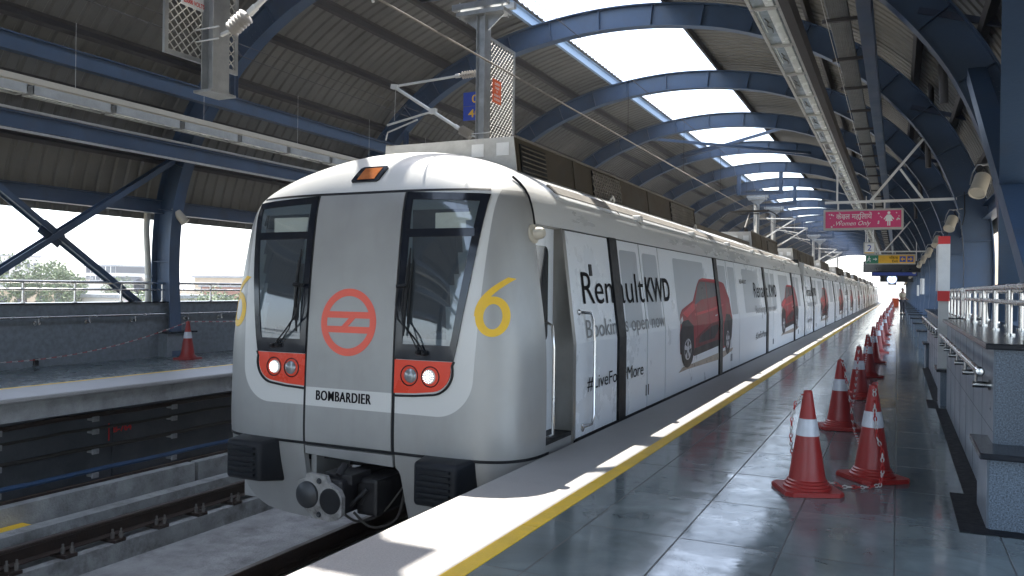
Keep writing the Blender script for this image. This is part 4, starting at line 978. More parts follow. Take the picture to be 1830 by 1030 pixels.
for sd in (-1, 1):
    # cab door, jamb, rails, step
    X0 = TX+sd*1.45
    d = MB().box(min(X0, X0-sd*.04), max(X0, X0-sd*.04), 6.3, 7.13, .09, 2.0).build('cab_door', M['vinyl'], lead)
    m = MB(); mapped(m, poly_bm(rrect(6.55, 6.98, .93, 1.82, .08, 4)), flat((X0+sd*.0, 0, 0), (0, 1, 0), (0, 0, 1), (sd, 0, 0)), .004, .006); m.build('cab_door_window', M['blackgloss'], d)
    m = MB(); a, b = sorted((X0-sd*.05, TX+sd*1.665)); m.box(a, b, 7.115, 7.138, -.02, .9)
    m.add([(X0-sd*.05, y, z) for y in (7.115, 7.138) for z in (.9, 2.02)]+[(TX+sd*(hw(z)-.004), y, z) for y in (7.115, 7.138) for z in (.9, 2.02)], [(0, 1, 5, 4), (2, 6, 7, 3), (0, 4, 6, 2), (1, 3, 7, 5), (4, 5, 7, 6), (0, 2, 3, 1)])
    m.build('door_jamb', M['jamb'], lead)
    m = MB(); sidepoly(m, [(7.10, -.01), (7.175, -.01), (7.175, 1.99), (7.10, 1.99)], sd, .003, .02); m.build('jamb_edge', M['jamb'], lead)
    MB().box(*sorted((X0-sd*.06, TX+sd*1.66)), 6.35, 7.14, .05, .085).build('door_step', M['black'], lead)
    MB().box(*sorted((X0-sd*.06, TX+sd*1.515)), 6.47, 7.13, 1.99, 2.02).build('door_header', M['jamb'], lead)
    MB().box(*sorted((X0-sd*.06, TX+sd*1.66)), 6.35, 7.18, -.75, .05).build('step_side', M['nose'], lead)
    x = TX+sd*1.715
    MB().tube([(TX+sd*1.66, 6.50, .12), (x, 6.52, .15), (x, 6.52, .5), (x, 6.52, .9), (x-sd*.02, 6.52, 1.1), (TX+sd*1.62, 6.52, 1.14)], .013, 8).build('grab_rail', M['steel'], lead, True)
    x = TX+sd*1.74
    g = MB().tube([(TX+sd*1.67, 7.36, .08), (x, 7.44, .11), (x, 7.5, .2), (x, 7.5, .9), (x-sd*.02, 7.5, 1.12), (x-sd*.03, 7.46, 1.19), (TX+sd*1.63, 7.32, 1.20)], .015, 8).build('grab_rail', M['steel'], lead, True)
    MB().lathe([(.04, 0), (.04, .01), (.02, .02)], (TX+sd*1.672, 7.36, .08), (sd, 0, 0), 14).lathe([(.03, 0), (.03, .01), (.018, .02)], (TX+sd*1.635, 7.32, 1.2), (sd, 0, 0), 14).build('rail_flange', M['steel'], g, True)
    m = MB(); sidepoly(m, rrect(7.74, 7.82, 1.56, 1.68, .01, 2), sd, .008, .008, False); m.build('door_control', M['black'], lead)
T1 = [('Ren', 7.48, 8.42, 1.275, 1.595, 0, 'ink'), ('ault', 8.56, 9.62, 1.27, 1.615, 0, 'ink'), ('KWD', 9.70, 10.86, 1.275, 1.585, .022, 'ink'), ('Bookin', 7.48, 8.42, .94, 1.12, 0, 'inkgrey'), ('gs open now', 8.56, 10.44, .89, 1.07, 0, 'inkgrey'), ('#LiveFo', 7.48, 8.41, .41, .56, 0, 'ink'), ('rMore', 8.66, 9.42, .41, .555, 0, 'ink')]
T2 = [('Renault', 18.0, 20.1, 1.29, 1.62, 0, 'ink'), ('KWD', 20.3, 21.6, 1.29, 1.60, .022, 'ink'), ('Bookings open now', 18.0, 21.2, .90, 1.12, 0, 'inkgrey'), ('#LiveForMore', 17.95, 19.5, .38, .54, 0, 'ink'), ('RENAULT', 16.35, 17.15, 1.58, 1.66, .01, 'ink')]
for sd in (1, -1):
    lettering(lead, sd, T1); lettering(lead, sd, T2); car_picture(lead, sd, 0); car_picture(lead, sd, 11.0, 1.0)
# pantograph at the rear of the leading car
pt = MB(); by = 27.2
pb = MB().bbox(TX-.6, TX+.6, by-.5, by+.6, 2.86, 2.92, .01)
for sx in (-.5, .5):
    for sy in (-.4, .5): pb.lathe([(.05, 0), (.075, .02), (.05, .04), (.075, .06), (.05, .08), (.05, .14)], (TX+sx, by+sy, 2.73), (0, 0, 1), 12)
pg = pb.build('pantograph', M['cable'], lead)
MB().tube([(TX, by+.4, 2.92), (TX, by-.75, 3.45)], .05, 8).tube([(TX+.15, by+.4, 2.92), (TX+.05, by-.72, 3.42)], .02, 6).build('lower_arm', M['cable'], pg, True)
MB().tube([(TX, by-.75, 3.45), (TX, by+.1, 3.98)], .035, 8).tube([(TX-.3, by+.1, 3.98), (TX+.3, by+.1, 3.98)], .02, 6).build('upper_arm', M['cable'], pg, True)
m = MB()
for dy in (-.14, .14): m.tube([(TX-.92, by+.1+dy, 3.86), (TX-.78, by+.1+dy, 3.98), (TX-.62, by+.1+dy, 4.06), (TX+.62, by+.1+dy, 4.06), (TX+.78, by+.1+dy, 3.98), (TX+.92, by+.1+dy, 3.86)], .018, 6)
m.bar((TX-.62, by-.04, 4.075), (TX+.62, by-.04, 4.075), .05, .02).bar((TX-.62, by+.24, 4.075), (TX+.62, by+.24, 4.075), .05, .02)
m.build('collector_head', M['cable'], pg, True)
# following cars
c2 = thing('train_car', 'second metro car coupled behind the leading car', 'train car', (TX, 28.35, -1.08), group='coupled cars of the metro train')
carside(c2, 28.35, 50.25, 31.1, 1); carside(c2, 28.35, 50.25, 31.1, -1); carroof(c2, 28.35, 50.25)
MB().box(TX-1.45, TX+1.45, 50.2, 50.56, -.3, 2.5).build('gangway_bellows', M['black'], c2)
MB().box(TX-1.6, TX+1.6, 28.36, 28.4, -.1, 2.4).box(TX-1.6, TX+1.6, 50.15, 50.2, -.1, 2.4).build('end_wall', M['car'], c2)
roofbox(c2, 30.5, 38.5, 3.0, ((2.2, 3.3),)); roofbox(c2, 42.0, 47.5, 2.97, (), False)
for sd in (1, -1):
    for dy in (23.0, 34.1): car_picture(c2, sd, dy)
    lettering(c2, sd, [(a, b+11.1, c+11.1, d, e, f, g) for a, b, c, d, e, f, g in T2[:4]])
for k, o_ in enumerate(('third', 'fourth', 'fifth', 'last and farthest')):
    copy_tree(c2, (TX, 28.35+22.2*(k+1), -1.08), label=o_+' metro car along the train')

# ------------------------------------------------------------------ overhead line masts, wires
def insulator(m, p, q, r=.05, n=7):
    p, q = Vector(p), Vector(q); d = (q-p); L_ = d.length; d.normalize(); pr = [(.018, 0), (.018, .02)]
    for i in range(n):
        z = .02+(L_-.04)*i/n; h = (L_-.04)/n; pr += [(.02, z), (r*.95, z+h*.12), (r, z+h*.2), (r*.9, z+h*.3), (.024, z+h*.55)]
    pr += [(.018, L_-.02), (.018, L_)]
    m.lathe(pr, p, d, 16); return m
def mast(y, label, side, panel=(0.05, 1.2), zp=(3.66, 5.72), ins=True, plain=True, pside=0):
    x = -6.33; t = thing('line_mast', label, 'mast', (x, y, 6), group='steel masts hung from the roof')
    m = MB().bar((x-.075, y+.0, 3.39), (x-.075, y, 6.05), .012, .22, up=(0, 1, 0)).bar((x+.075, y, 3.39), (x+.075, y, 6.05), .012, .22, up=(0, 1, 0)).bar((x, y-.02, 3.39), (x, y-.02, 6.05), .14, .012, up=(0, 1, 0))
    m.build('post', M['galv'], t)
    MB().box(x-.12, x+.12, y-.17, y+.17, 3.36, 3.385).build('base_plate', M['galv'], t)
    m = MB().box(x-.45, x+.45, y-.16, y+.16, 6.0, 6.06).box(x-.52, x+.52, y-.18, y-.08, 6.1, 6.2).box(x-.52, x+.52, y+.08, y+.18, 6.1, 6.2)
    m.add([(x+a, y+b, z) for b in (-.01, .01) for a, z in ((-.4, 6.0), (.4, 6.0), (.09, 5.75), (-.09, 5.75))], [(0, 1, 2, 3), (7, 6, 5, 4), (0, 4, 5, 1), (1, 5, 6, 2), (2, 6, 7, 3), (3, 7, 4, 0)])
    for a in (-.4, .4):
        for b in (-.12, .12): m.cyl((x+a, y+b, 5.96), (x+a, y+b, 6.24), .014, 6)
    m.build('head_plate', M['galv'], t)
    # blue drop frame bolted to the arch
    m = MB(); ya = ARCH0+PITCH*round((y-ARCH0)/PITCH); zf = 6.24
    for a in (-1.0, 1.0): m.bar((XC-.3+a, ya, 7.3), (XC-.3+a, ya, zf+.0), .18, .14, up=(0, 1, 0))
    m.ibeam((XC-1.4, ya, zf+.09), (XC+.8, ya, zf+.09), .16, .18, .014)
    if abs(ya-y) > .2: m.box(x-.08, x+.08, min(ya, y-.1), max(ya, y+.18), zf+.0, zf+.04)
    m.build('drop_frame', M['blue'], t)
    # mesh guard
    a, b = y+panel[0], y+panel[1]; z0, z1 = zp; xs = x+pside
    m = MB(); f_ = .045
    m.bar((xs, a, z0+f_/2), (xs, b, z0+f_/2), .03, f_).bar((xs, a, z1-f_/2), (xs, b, z1-f_/2), .03, f_).bar((xs, a+f_/2, z0+f_), (xs, a+f_/2, z1-f_), .03, f_, up=(0, 1, 0)).bar((xs, b-f_/2, z0+f_), (xs, b-f_/2, z1-f_), .03, f_, up=(0, 1, 0))
    g = m.build('guard_frame', M['galv'], t)
    m = MB(); lattice(m, (xs, a+f_, z0+f_), (0, 1, 0), (0, 0, 1), b-a-2*f_, z1-z0-2*f_, .10, .008, 0); m.build('guard_mesh', M['fence'], g)
    # cantilever
    s = side; zt, zb = 5.05, 4.0
    A = Vector((x+s*.12, y, zt)); B = Vector((x+s*.45, y, zt-.005)); C_ = Vector((x+s*1.75, y, zt-.06)); D = Vector((x+s*.2, y, zb)); E_ = Vector((x+s*.45, y, zb+.14))
    m = MB().tube([B, C_], .022, 8); m.tube([E_, C_+Vector((0, 0, -.03))], .03, 10)
    m.bar((C_.x-.08, y, C_.z), (C_.x+.05, y, C_.z-.02), .09, .08)
    F = E_+(C_-E_)*.4
    m.tube([F, F+Vector((s*.95, 0, -.17))], .02, 8).bar(F+Vector((-.06, 0, 0)), F+Vector((.06, 0, 0)), .08, .09)
    G = F+Vector((s*.32, 0, -.12))
    m.tube([G, G+Vector((s*.62, 0, -.18)), G+Vector((s*.66, 0, -.32))], .014, 6).tube([C_, F+Vector((s*.8, 0, -.1))], .004, 4)
    for q, w_ in ((B, B+Vector((s*.08, 0, 0))), (E_, E_+(C_-E_).normalized()*.1)): m.cyl(q, w_, .038, 8)
    m.bar((x, y, zt), A, .03, .03).bar((x, y, zb-.05), D, .03, .03)
    for k in range(2): m.cyl((x-.12, y-.15, zb-.02+.12*k-.1), (x+.2, y-.15, zb-.02+.12*k-.1), .008, 6)
    c = m.build('cantilever_arm', M['galvw'], t, True)
    m = MB(); insulator(m, A, B, .065, 6); m.build('insulator', M['porcelain'], c, True)
    m = MB(); insulator(m, D, E_, .085, 6); m.build('insulator', M['porcelain'], c, True)
    return t
m1 = mast(12.0, 'galvanised mast above the train with orange caution sign, arm over the empty track', -1, (.12, 1.22))
m0 = mast(6.12, 'nearest galvanised mast at upper left carrying the 25000 volts notice', 1, (-.56, .40), (3.67, 4.9), pside=-.10)
mA = mast(41.4, 'galvanised mast beyond the pantograph, first of the distant pair', 1, (-1.15, -.15))
mB = mast(47.3, 'galvanised mast beyond the pantograph, second of the distant pair', 1, (-1.15, -.15))
copy_tree(mA, (-6.33, 71.1, 6), label='far galvanised mast above the train, nearer one of the far pair')
copy_tree(mB, (-6.33, 77.0, 6), label='far galvanised mast above the train, farther one of the far pair')
copy_tree(mA, (-6.33, 100.8, 6), label='farthest galvanised mast near the end of the roof')
def plate(name, par, x, y0, y1, z0, z1, mt, lines, col, face=1, th=.006, top=None):
    """upright plate facing +X or -X"""
    p = MB().box(x-th/2, x+th/2, y0, y1, z0, z1).build(name, M[mt], par)
    for body, a, b, c, d, bo in lines:
        m = MB(); mapped(m, fit(body, a, b, c, d, bo), flat((x+face*th/2, y0 if face > 0 else y1, z0), (0, face, 0), (0, 0, 1), (face, 0, 0)), .001, .0018); m.build('lettering', M[col], p)
    return p
plate('voltage_notice', m0, -6.40, 5.74, 6.02, 4.19, 4.49, 'signwhite', [('25000 VOLTS', .03, .29, .03, .075, .02), ('DANGER', .07, .25, .14, .20, .03)], 'signred')
def xplate(name, par, x0, x1, y, z0, z1, mt, lines, col, th=.006):
    """upright plate facing the viewer (-Y)"""
    p = MB().box(x0, x1, y-th/2, y+th/2, z0, z1).build(name, M[mt], par)
    for body, a, b, c, d, bo in lines:
        m = MB(); mapped(m, fit(body, a, b, c, d, bo), flat((x0, y-th/2, z0), (1, 0, 0), (0, 0, 1), (0, -1, 0)), .001, .0018); m.build('lettering', M[col], p)
    return p
plate('caution_plate', m1, -6.29, 12.28, 12.60, 4.62, 5.02, 'signorange', [('CAUTION', .07, .25, .31, .35, .02), ('DANGER', .08, .24, .24, .28, .01), ('TO', .13, .19, .18, .215, .01), ('CATENARY AT', .04, .28, .11, .15, .01), ('RESTRICTED', .05, .27, .04, .08, .01)], 'signwhite')
xplate('number_plate', m1, -6.86, -6.40, 12.28, 4.58, 4.82, 'signblue', [('0', .17, .28, .05, .19, .01)], 'signyellow')
xplate('number_plate', m1, -6.86, -6.40, 12.28, 4.33, 4.572, 'signblue', [('40', .10, .34, .05, .19, .01)], 'signyellow')
def wire(label, x, z, r=.009, sag=.0, y0=YA, y1=400, mt='cable'):
    ys = frange(y0, y1, 5.95) if y1 < 200 else frange(y0, 150, 6)+[y1]
    o = MB().tube([(x+.0, y, z+sag*math.sin(y*.8)) for y in ys], r, 5).build('overhead_wire', M[mt], None, True)
    return tag(o, label, 'wire', 'wires of the overhead line')
wire('thick contact wire straight above the train roof', TX, 4.12, .012, mt='roofdirt')
wire('thin upper messenger wire above the train', TX, 5.28, .006, .02)
wire('upper one of the paired wires above the empty track', -8.4, 4.82, .005, mt='purlin')
wire('lower one of the paired wires above the empty track', -8.36, 4.64, .006, mt='purlin')
for k, y in enumerate(frange(14, 90, 4.2)):
    tag(MB().tube([(TX, y, 4.12), (TX, y, 5.28)], .004, 4).build('dropper_wire', M['cable']), 'thin vertical dropper linking the two wires above the train, %s one along' % ords[min(k, 24)], 'wire', 'droppers of the overhead line')

# ------------------------------------------------------------------ light troughs, ducts, tray
def light_unit(x0, x1, y, z, lab, grp):
    t = thing('strip_light', lab, 'light', ((x0+x1)/2, y, z), group=grp)
    L_ = 1.20
    m = MB().box(x0, x0+.012, y, y+L_, z, z+.11).box(x1-.012, x1, y, y+L_, z, z+.11).box(x0, x1, y, y+L_, z+.11, z+.12).box(x0, x1, y, y+.012, z, z+.11).box(x0, x1, y+L_-.012, y+L_, z, z+.11)
    m.box(x0-.012, x0+.016, y-.005, y+L_+.005, z-.008, z-.001).box(x1-.016, x1+.012, y-.005, y+L_+.005, z-.008, z-.001).box(x0+.03, x1-.03, y-.005, y+.02, z-.008, z-.001).box(x0+.03, x1-.03, y+L_-.02, y+L_+.005, z-.008, z-.001)
    for q in range(5):
        for xx in (x0+.008, x1-.008): m.cyl((xx, y+.06+.27*q, z-.014), (xx, y+.06+.27*q, z-.008), .008, 6)
    h = m.build('housing', M['galvw'], t)
    xm = (x0+x1)/2
    MB().box(x0+.014, x1-.014, y+.014, y+L_-.014, z+.012, z+.02).build('lens', M['diffuser'], h)
    MB().bbox(xm+.01, xm+.085, y+.04, y+L_-.04, z-.004, z+.011, .004).build('tube', M['tube'], t, True)  # tube as a wide pale strip, its colour also the glass's bright half
    MB().bbox(xm-.085, xm-.072, y+.06, y+L_*.6, z+.002, z+.011, .003).build('tube', M['tube'], t, True)  # pale strip drawing a thin bright line on the glass
    MB().tube([(xm-.05, y+.3, z+.008), (xm-.03, y+.42, z+.006), (xm-.055, y+.5, z+.006), (xm-.02, y+.62, z+.006), (xm-.03, y+.75, z+.008)], .005, 5).build('lead', M['purlin'], t, True)  # dark squiggle modelled as a reflection in the glass, not a wire
    return t
grp = 'strip lights in the long trough over the cone platform'
lu = light_unit(-1.25, -1.0, 4.0, 4.02, 'galvanised strip light with glass lens, nearest unit of the trough over the cone platform', grp)
for k in range(1, 92): copy_tree(lu, (-1.125, 4.0+1.225*k, 4.02), label='galvanised strip light over the cone platform, unit %d from the near end of its trough' % (k+1))
o = tag(MB().box(-.985, -.90, YA, YB, 4.0, 4.16).build('cable_duct', M['purlin']), 'dark channel running beside the strip lights over the cone platform', 'duct')
grp = 'strip lights in the long row over the far platform'
lu2 = light_unit(-10.84, -10.60, 3.2, 3.98, 'white batten strip light above the far platform, leftmost unit', grp)
hh = [c for c in kids(lu2) if c.name.startswith('housing')][0]; hh.data.materials[0] = mat('dull_batten', (.36, .37, .36), .5, .1, .2, 5)
for k in range(1, 60): copy_tree(lu2, (-10.72, 3.2+1.28*k, 3.98), label='white batten strip light above the far platform, unit %d from the left' % (k+1))
o = tag(MB().box(-10.86, -10.74, YA, YB, 4.16, 4.24).build('cable_duct', M['cream']), 'cream cable duct directly above the left row of strip lights', 'duct')
m = MB()
for y in frange(3, 60, 2.4): m.cyl((-10.8, y, 4.24), (-10.8, y, 5.2), .003, 5)
tag(m.build('drop_rods', M['galvw']), 'thin rods hanging the cream duct from the left roof slope', 'rods')
tr = thing('cable_tray', 'perforated cable tray with cross straps above the cone platform', 'cable tray', (-.72, 5, 4.95))
MB().box(-.84, -.60, YA, YB, 4.95, 4.955).box(-.845, -.835, YA, YB, 4.95, 5.02).box(-.605, -.595, YA, YB, 4.95, 5.02).build('tray', mat('tray_steel', (.30, .29, .26), .6, .2, .4, 14), tr)
m = MB(); lattice(m, (-.60, 2.0, 4.947), (0, 1, 0), (-1, 0, 0), 26, .24, .05, .006, 0); m.build('tray_mesh', M['galv'], tr)
for k, y in enumerate(frange(3.5, 120, 1.9)):
    if k < 60: MB().box(-.92, -.40, y, y+.05, 4.90, 4.945).build('strap', M['purlin'], tr)
m = MB().tube([(-.80, y, 3.3+.0+(0 if 0 else 1.35)) for y in (YA, 60, YB)], .004, 5); tag(m.build('stay_wire', M['galvw']), 'thin pale wire stretched beside the trough of strip lights', 'wire')

# ------------------------------------------------------------------ hanging signs
def truss(par, y, x0=-1.35, x1=1.0, z=3.24):
    m = MB().bar((x0, y, z), (x1, y, z), .04, .05).bar((-.5, y, z+.02), (.42, y, z+1.18), .04, .045).bar((.02, y, z+.62), (.42, y, z+.02), .035, .04)
    m.bar((-1.12, y, z), (-1.12, y, z+.85), .035, .035, up=(0, 1, 0)); return m.build('bracket', M['white'], par)
s1 = thing('hanging_sign', 'pink women only sign with Hindi lettering and white woman figure', 'sign', (-.64, 17.5, 2.9))
truss(s1, 17.5)
m = MB().bar((-1.1, 17.5, 3.08), (-1.1, 17.5, 3.24), .03, .05, up=(0, 1, 0)).bar((-.25, 17.5, 3.08), (-.25, 17.5, 3.24), .03, .05, up=(0, 1, 0)); m.build('hanger', M['white'], s1)
m = MB().bbox(-1.37, .09, 17.44, 17.56, 2.68, 3.09, .01); fr = m.build('sign_frame', mat('sign_frame', (.45, .44, .40), .5), s1)
bp = MB().box(-1.33, .05, 17.43, 17.4395, 2.72, 3.05).build('sign_face', M['pink'], s1)
fm = flat((-1.33, 17.43, 2.72), (1, 0, 0), (0, 0, 1), (0, -1, 0))
m = MB(); mapped(m, fit('केवल महिलायें', .20, .86, .155, .31, .006), fm, .001, .002); m.build('lettering', M['signwhite'], bp)
m = MB(); mapped(m, fit('Women Only', .20, .84, .02, .135, .0, .35), fm, .001, .002); m.build('lettering', M['signwhite'], bp)
def woman(m, f, cx, cz, h):
    P = lambda pts: mapped(m, poly_bm([(cx+x*h, cz+z*h) for x, z in pts]), f, .001, .002)
    P([(.10*math.cos(2*math.pi*i/16), .9+.10*math.sin(2*math.pi*i/16)) for i in range(16)])
    P([(-.10, .78), (.10, .78), (.24, .32), (-.24, .32)]); P([(-.10, .0), (-.02, .0), (-.02, .32), (-.10, .32)]); P([(.02, .0), (.10, .0), (.10, .32), (.02, .32)])
    P([(-.12, .78), (-.34, .47), (-.28, .43), (-.08, .66)]); P([(.12, .78), (.08, .66), (.28, .43), (.34, .47)])
m = MB(); woman(m, fm, 1.16, .03, .28); m.build('woman_figure', M['signwhite'], bp)
m = MB(); random.seed(3)
for q in range(46):
    x, z = random.uniform(.03, 1.35), random.uniform(.02, .31)
    if .18 < x < .88 and .0 < z < .32 and q % 4: continue
    if 1.04 < x < 1.28: continue
    r_ = random.uniform(.012, .024)
    mapped(m, poly_bm([(x+(r_ if i % 2 else r_*.5)*math.cos(math.pi*i/5), z+(r_ if i % 2 else r_*.5)*math.sin(math.pi*i/5)) for i in range(10)]), fm, .0005, .0012)
m.build('flower_pattern', M['signwhite'], bp)
# platform number box
s2 = thing('platform_number_sign', 'small white platform number 2 box hanging below the pink sign', 'sign', (-.68, 23.4, 2.6))
MB().bar((-.78, 23.4, 2.77), (-.78, 23.4, 4.0), .02, .02, up=(0, 1, 0)).bar((-.60, 23.4, 2.77), (-.60, 23.4, 4.0), .03, .03, up=(0, 1, 0)).build('hanger', M['white'], s2)
MB().bbox(-.83, -.54, 23.34, 23.5, 2.46, 2.77, .01).build('sign_frame', bpy.data.materials['sign_frame'], s2)
f_ = MB().box(-.80, -.57, 23.325, 23.339, 2.505, 2.74).build('sign_face', M['signwhite'], s2)
m = MB(); mapped(m, fit('2', .065, .165, .04, .195, .006), flat((-.80, 23.325, 2.505), (1, 0, 0), (0, 0, 1), (0, -1, 0)), .001, .002); m.build('lettering', M['signblue'], f_)
MB().box(-.80, -.57, 23.325, 23.339, 2.478, 2.50).build('yellow_strip', M['signyellow'], s2)
# exit sign
s3 = thing('hanging_sign', 'green and yellow exit sign with running figure and arrows', 'sign', (-.3, 35.3, 2.8)); truss(s3, 35.3, -.9, 1.05, 3.08)
MB().bar((-.1, 35.3, 2.97), (-.1, 35.3, 3.08), .03, .04, up=(0, 1, 0)).build('hanger', M['white'], s3)
MB().bbox(-1.18, .62, 35.22, 35.38, 2.58, 2.97, .01).build('sign_frame', bpy.data.materials['sign_frame'], s3)
fy = MB().box(-.70, .58, 35.205, 35.2195, 2.62, 2.93).build('sign_face', M['signyellow'], s3)
fg = MB().box(-1.14, -.702, 35.205, 35.2195, 2.62, 2.93).build('sign_face', M['signgreen'], s3)
f1 = flat((-.70, 35.205, 2.62), (1, 0, 0), (0, 0, 1), (0, -1, 0)); f2 = flat((-1.14, 35.205, 2.62), (1, 0, 0), (0, 0, 1), (0, -1, 0))
m = MB(); mapped(m, fit('निकास', .38, .70, .16, .29, .01), f1, .001, .002); mapped(m, fit('Exit', .50, .70, .03, .13, .01), f1, .001, .002); m.build('lettering', M['ink'], fy)
for a in (.76, 1.03):
    sq = MB(); mapped(sq, poly_bm([(a, .04), (a+.22, .04), (a+.22, .27), (a, .27)]), f1, .001, .002); sq.build('arrow_square', M['signblue'], fy)
    d = -1 if a < 1 else 1; c = a+.11
    m = MB(); mapped(m, poly_bm([(c+d*.08, .155), (c, .235), (c, .18), (c-d*.08, .18), (c-d*.08, .13), (c, .13), (c, .075)]), f1, .001, .004); m.build('arrow', M['signyellow'], fy)
m = MB(); mapped(m, poly_bm([(.40, .155), (.33, .22), (.33, .175), (.24, .175), (.24, .135), (.33, .135), (.33, .09)]), f2, .001, .002)
mapped(m, poly_bm([(.10+.02*math.cos(i), .25+.02*math.sin(i)) for i in [2*math.pi*k/10 for k in range(10)]]), f2, .001, .002)
for P in ([(.07, .14), (.11, .13), (.13, .21), (.09, .23)], [(.07, .14), (.11, .14), (.07, .09), (.03, .06), (.02, .09)], [(.10, .13), (.16, .11), (.15, .04), (.12, .04), (.125, .09), (.08, .12)], [(.12, .21), (.17, .17), (.16, .15), (.11, .18)], [(.09, .22), (.05, .19), (.045, .14), (.065, .14), (.07, .18), (.10, .20)]):
    mapped(m, poly_bm(P), f2, .001, .002)
m.build('running_figure', M['signwhite'], fg)
# display boards, clock beyond
def board(lab, x0, x1, y, z0, z1, d=.18, mt='black', cat='display board', face=None):
    t = thing('display_board', lab, cat, ((x0+x1)/2, y, z0)); MB().bbox(x0, x1, y, y+d, z0, z1, .015).build('housing', M[mt], t)
    for xx in (x0+.2, x1-.2): MB().cyl((xx, y+d/2, z1), (xx, y+d/2, 4.6), .02, 8).build('hanger', M['white'], t)
    if face: MB().box(x0+.05, x1-.05, y-.006, y-.001, z0+.05, z1-.05).build('screen', M[face], t)
    return t
board('wide black train display board hanging just beyond the exit sign', -1.55, 1.0, 43.5, 2.45, 3.0, face='blackgloss')
board('second dark display board farther along the platform', -1.5, 1.1, 56.0, 2.5, 3.0, face='signblue')
board('third dark board under the far end of the roof', -1.3, 1.2, 72.0, 2.35, 2.85)
board('smallest dark hanging board near the platform end', -.9, -.1, 92.0, 2.3, 2.6)
ck = thing('platform_clock', 'round blue lit platform clock hanging between the far boards', 'clock', (-.35, 60, 2.35))
MB().lathe([(.33, 0), (.33, .12), (.30, .13)], (-.35, 59.87, 2.38), (0, 1, 0), 28).build('housing', M['signblue'], ck)
c_ = MB().lathe([(.29, 0), (.001, .002)], (-.35, 59.865, 2.38), (0, -1, 0), 28).build('clock_face', mat('clock_face', (.6, .7, .9), .3, emit=((.6, .75, 1), .8)), ck)
MB().bar((-.35, 59.85, 2.38), (-.35, 59.85, 2.6), .03, .01, up=(0, 1, 0)).bar((-.35, 59.85, 2.38), (-.22, 59.85, 2.30), .03, .01, up=(0, 1, 0)).build('hands', M['ink'], c_)
MB().cyl((-.35, 59.93, 2.7), (-.35, 59.93, 4.6), .02, 8).build('hanger', M['white'], ck)
# red and white marker post on the second plinth
mp = thing('marker_post', 'tall white post with red bands standing on the second black topped plinth', 'post', (.53, 11.75, .47))
MB().box(.475, .59, 11.69, 11.80, .468, 1.33).build('post', mat('post_grey', (.52, .52, .50), .5), mp)
for nm, z0, z1, mm in (('red_band', 1.33, 1.46, 'signred'), ('white_panel', 1.4605, 2.06, 'signwhite'), ('red_cap', 2.0605, 2.16, 'signred')):
    MB().box(.465, .60, 11.66, 12.30 if nm == 'white_panel' else 11.83, z0, z1).build(nm, M[nm and mm], mp)
# wall cabinets / lit panels on the far right
for k, (y, z0, z1, lab) in enumerate(((40.5, 1.4, 2.1, 'nearest of three pale panels on the right arches near the person'), (43.0, 1.4, 2.15, 'middle of three pale panels on the right arches near the person'), (50.0, 1.3, 1.9, 'farthest of three pale panels on the right arches near the person'))):
    tag(MB().bbox(.98, 1.08, y, y+.9, z0, z1, .01).build('wall_panel', M['signwhite']), lab, 'panel')
# loudspeakers
sp = thing('loudspeaker', 'cream cylindrical loudspeaker on the nearest right arch', 'loudspeaker', (.90, 11.42, 2.76), group='cylindrical loudspeakers on the right arches')
ax = Vector((-.22, -.5, -.62)).normalized(); c0 = Vector((.93, 11.42, 2.86))
MB().lathe([(.001, -.02), (.07, -.015), (.092, 0), (.092, .25), (.098, .255), (.098, .285), (.085, .29), (.08, .278), (.001, .276)], c0, ax, 24).build('body', M['cream'], sp, True)
MB().tube([c0+Vector((.11, 0, 0))+ax*.12, c0+Vector((.11, 0, .08)), c0+Vector((.05, .02, .16)), c0+Vector((-.06, .02, .16)), c0+Vector((-.11, 0, .06)), c0+Vector((-.11, 0, 0))+ax*.12], .009, 6).bar(c0+Vector((.0, .0, .15)), c0+Vector((.16, .05, .18)), .05, .02).build('bracket', M['galv'], sp)
MB().tube([c0+Vector((.02, .05, .12)), c0+Vector((.1, .02, -.02)), c0+Vector((.16, 0, -.14)), c0+Vector((.2, .05, .1)), c0+Vector((.19, .05, .5))], .009, 5).build('cable', M['cable'], sp, True)
for k, y in enumerate(ARCHY):
    if y < 12: continue
    copy_tree(sp, (.90, y-.13, 2.76), label='cream cylindrical loudspeaker on a right arch, %s along the platform' % ords[int(round((y-5.6)/PITCH))-1])
ax2 = Vector((.5, .35, -.75)).normalized(); c0 = Vector((-12.93, 11.55, 2.86)); t = thing('loudspeaker', 'cream cylindrical loudspeaker on the arch leg of the far platform', 'loudspeaker', tuple(c0))
MB().lathe([(.001, -.02), (.08, 0), (.085, .24), (.09, .26), (.075, .27), (.001, .265)], c0, ax2, 22).build('body', M['cream'], t, True)
MB().bar(c0, c0+Vector((-.12, 0, .06)), .04, .02).build('bracket', M['galv'], t)
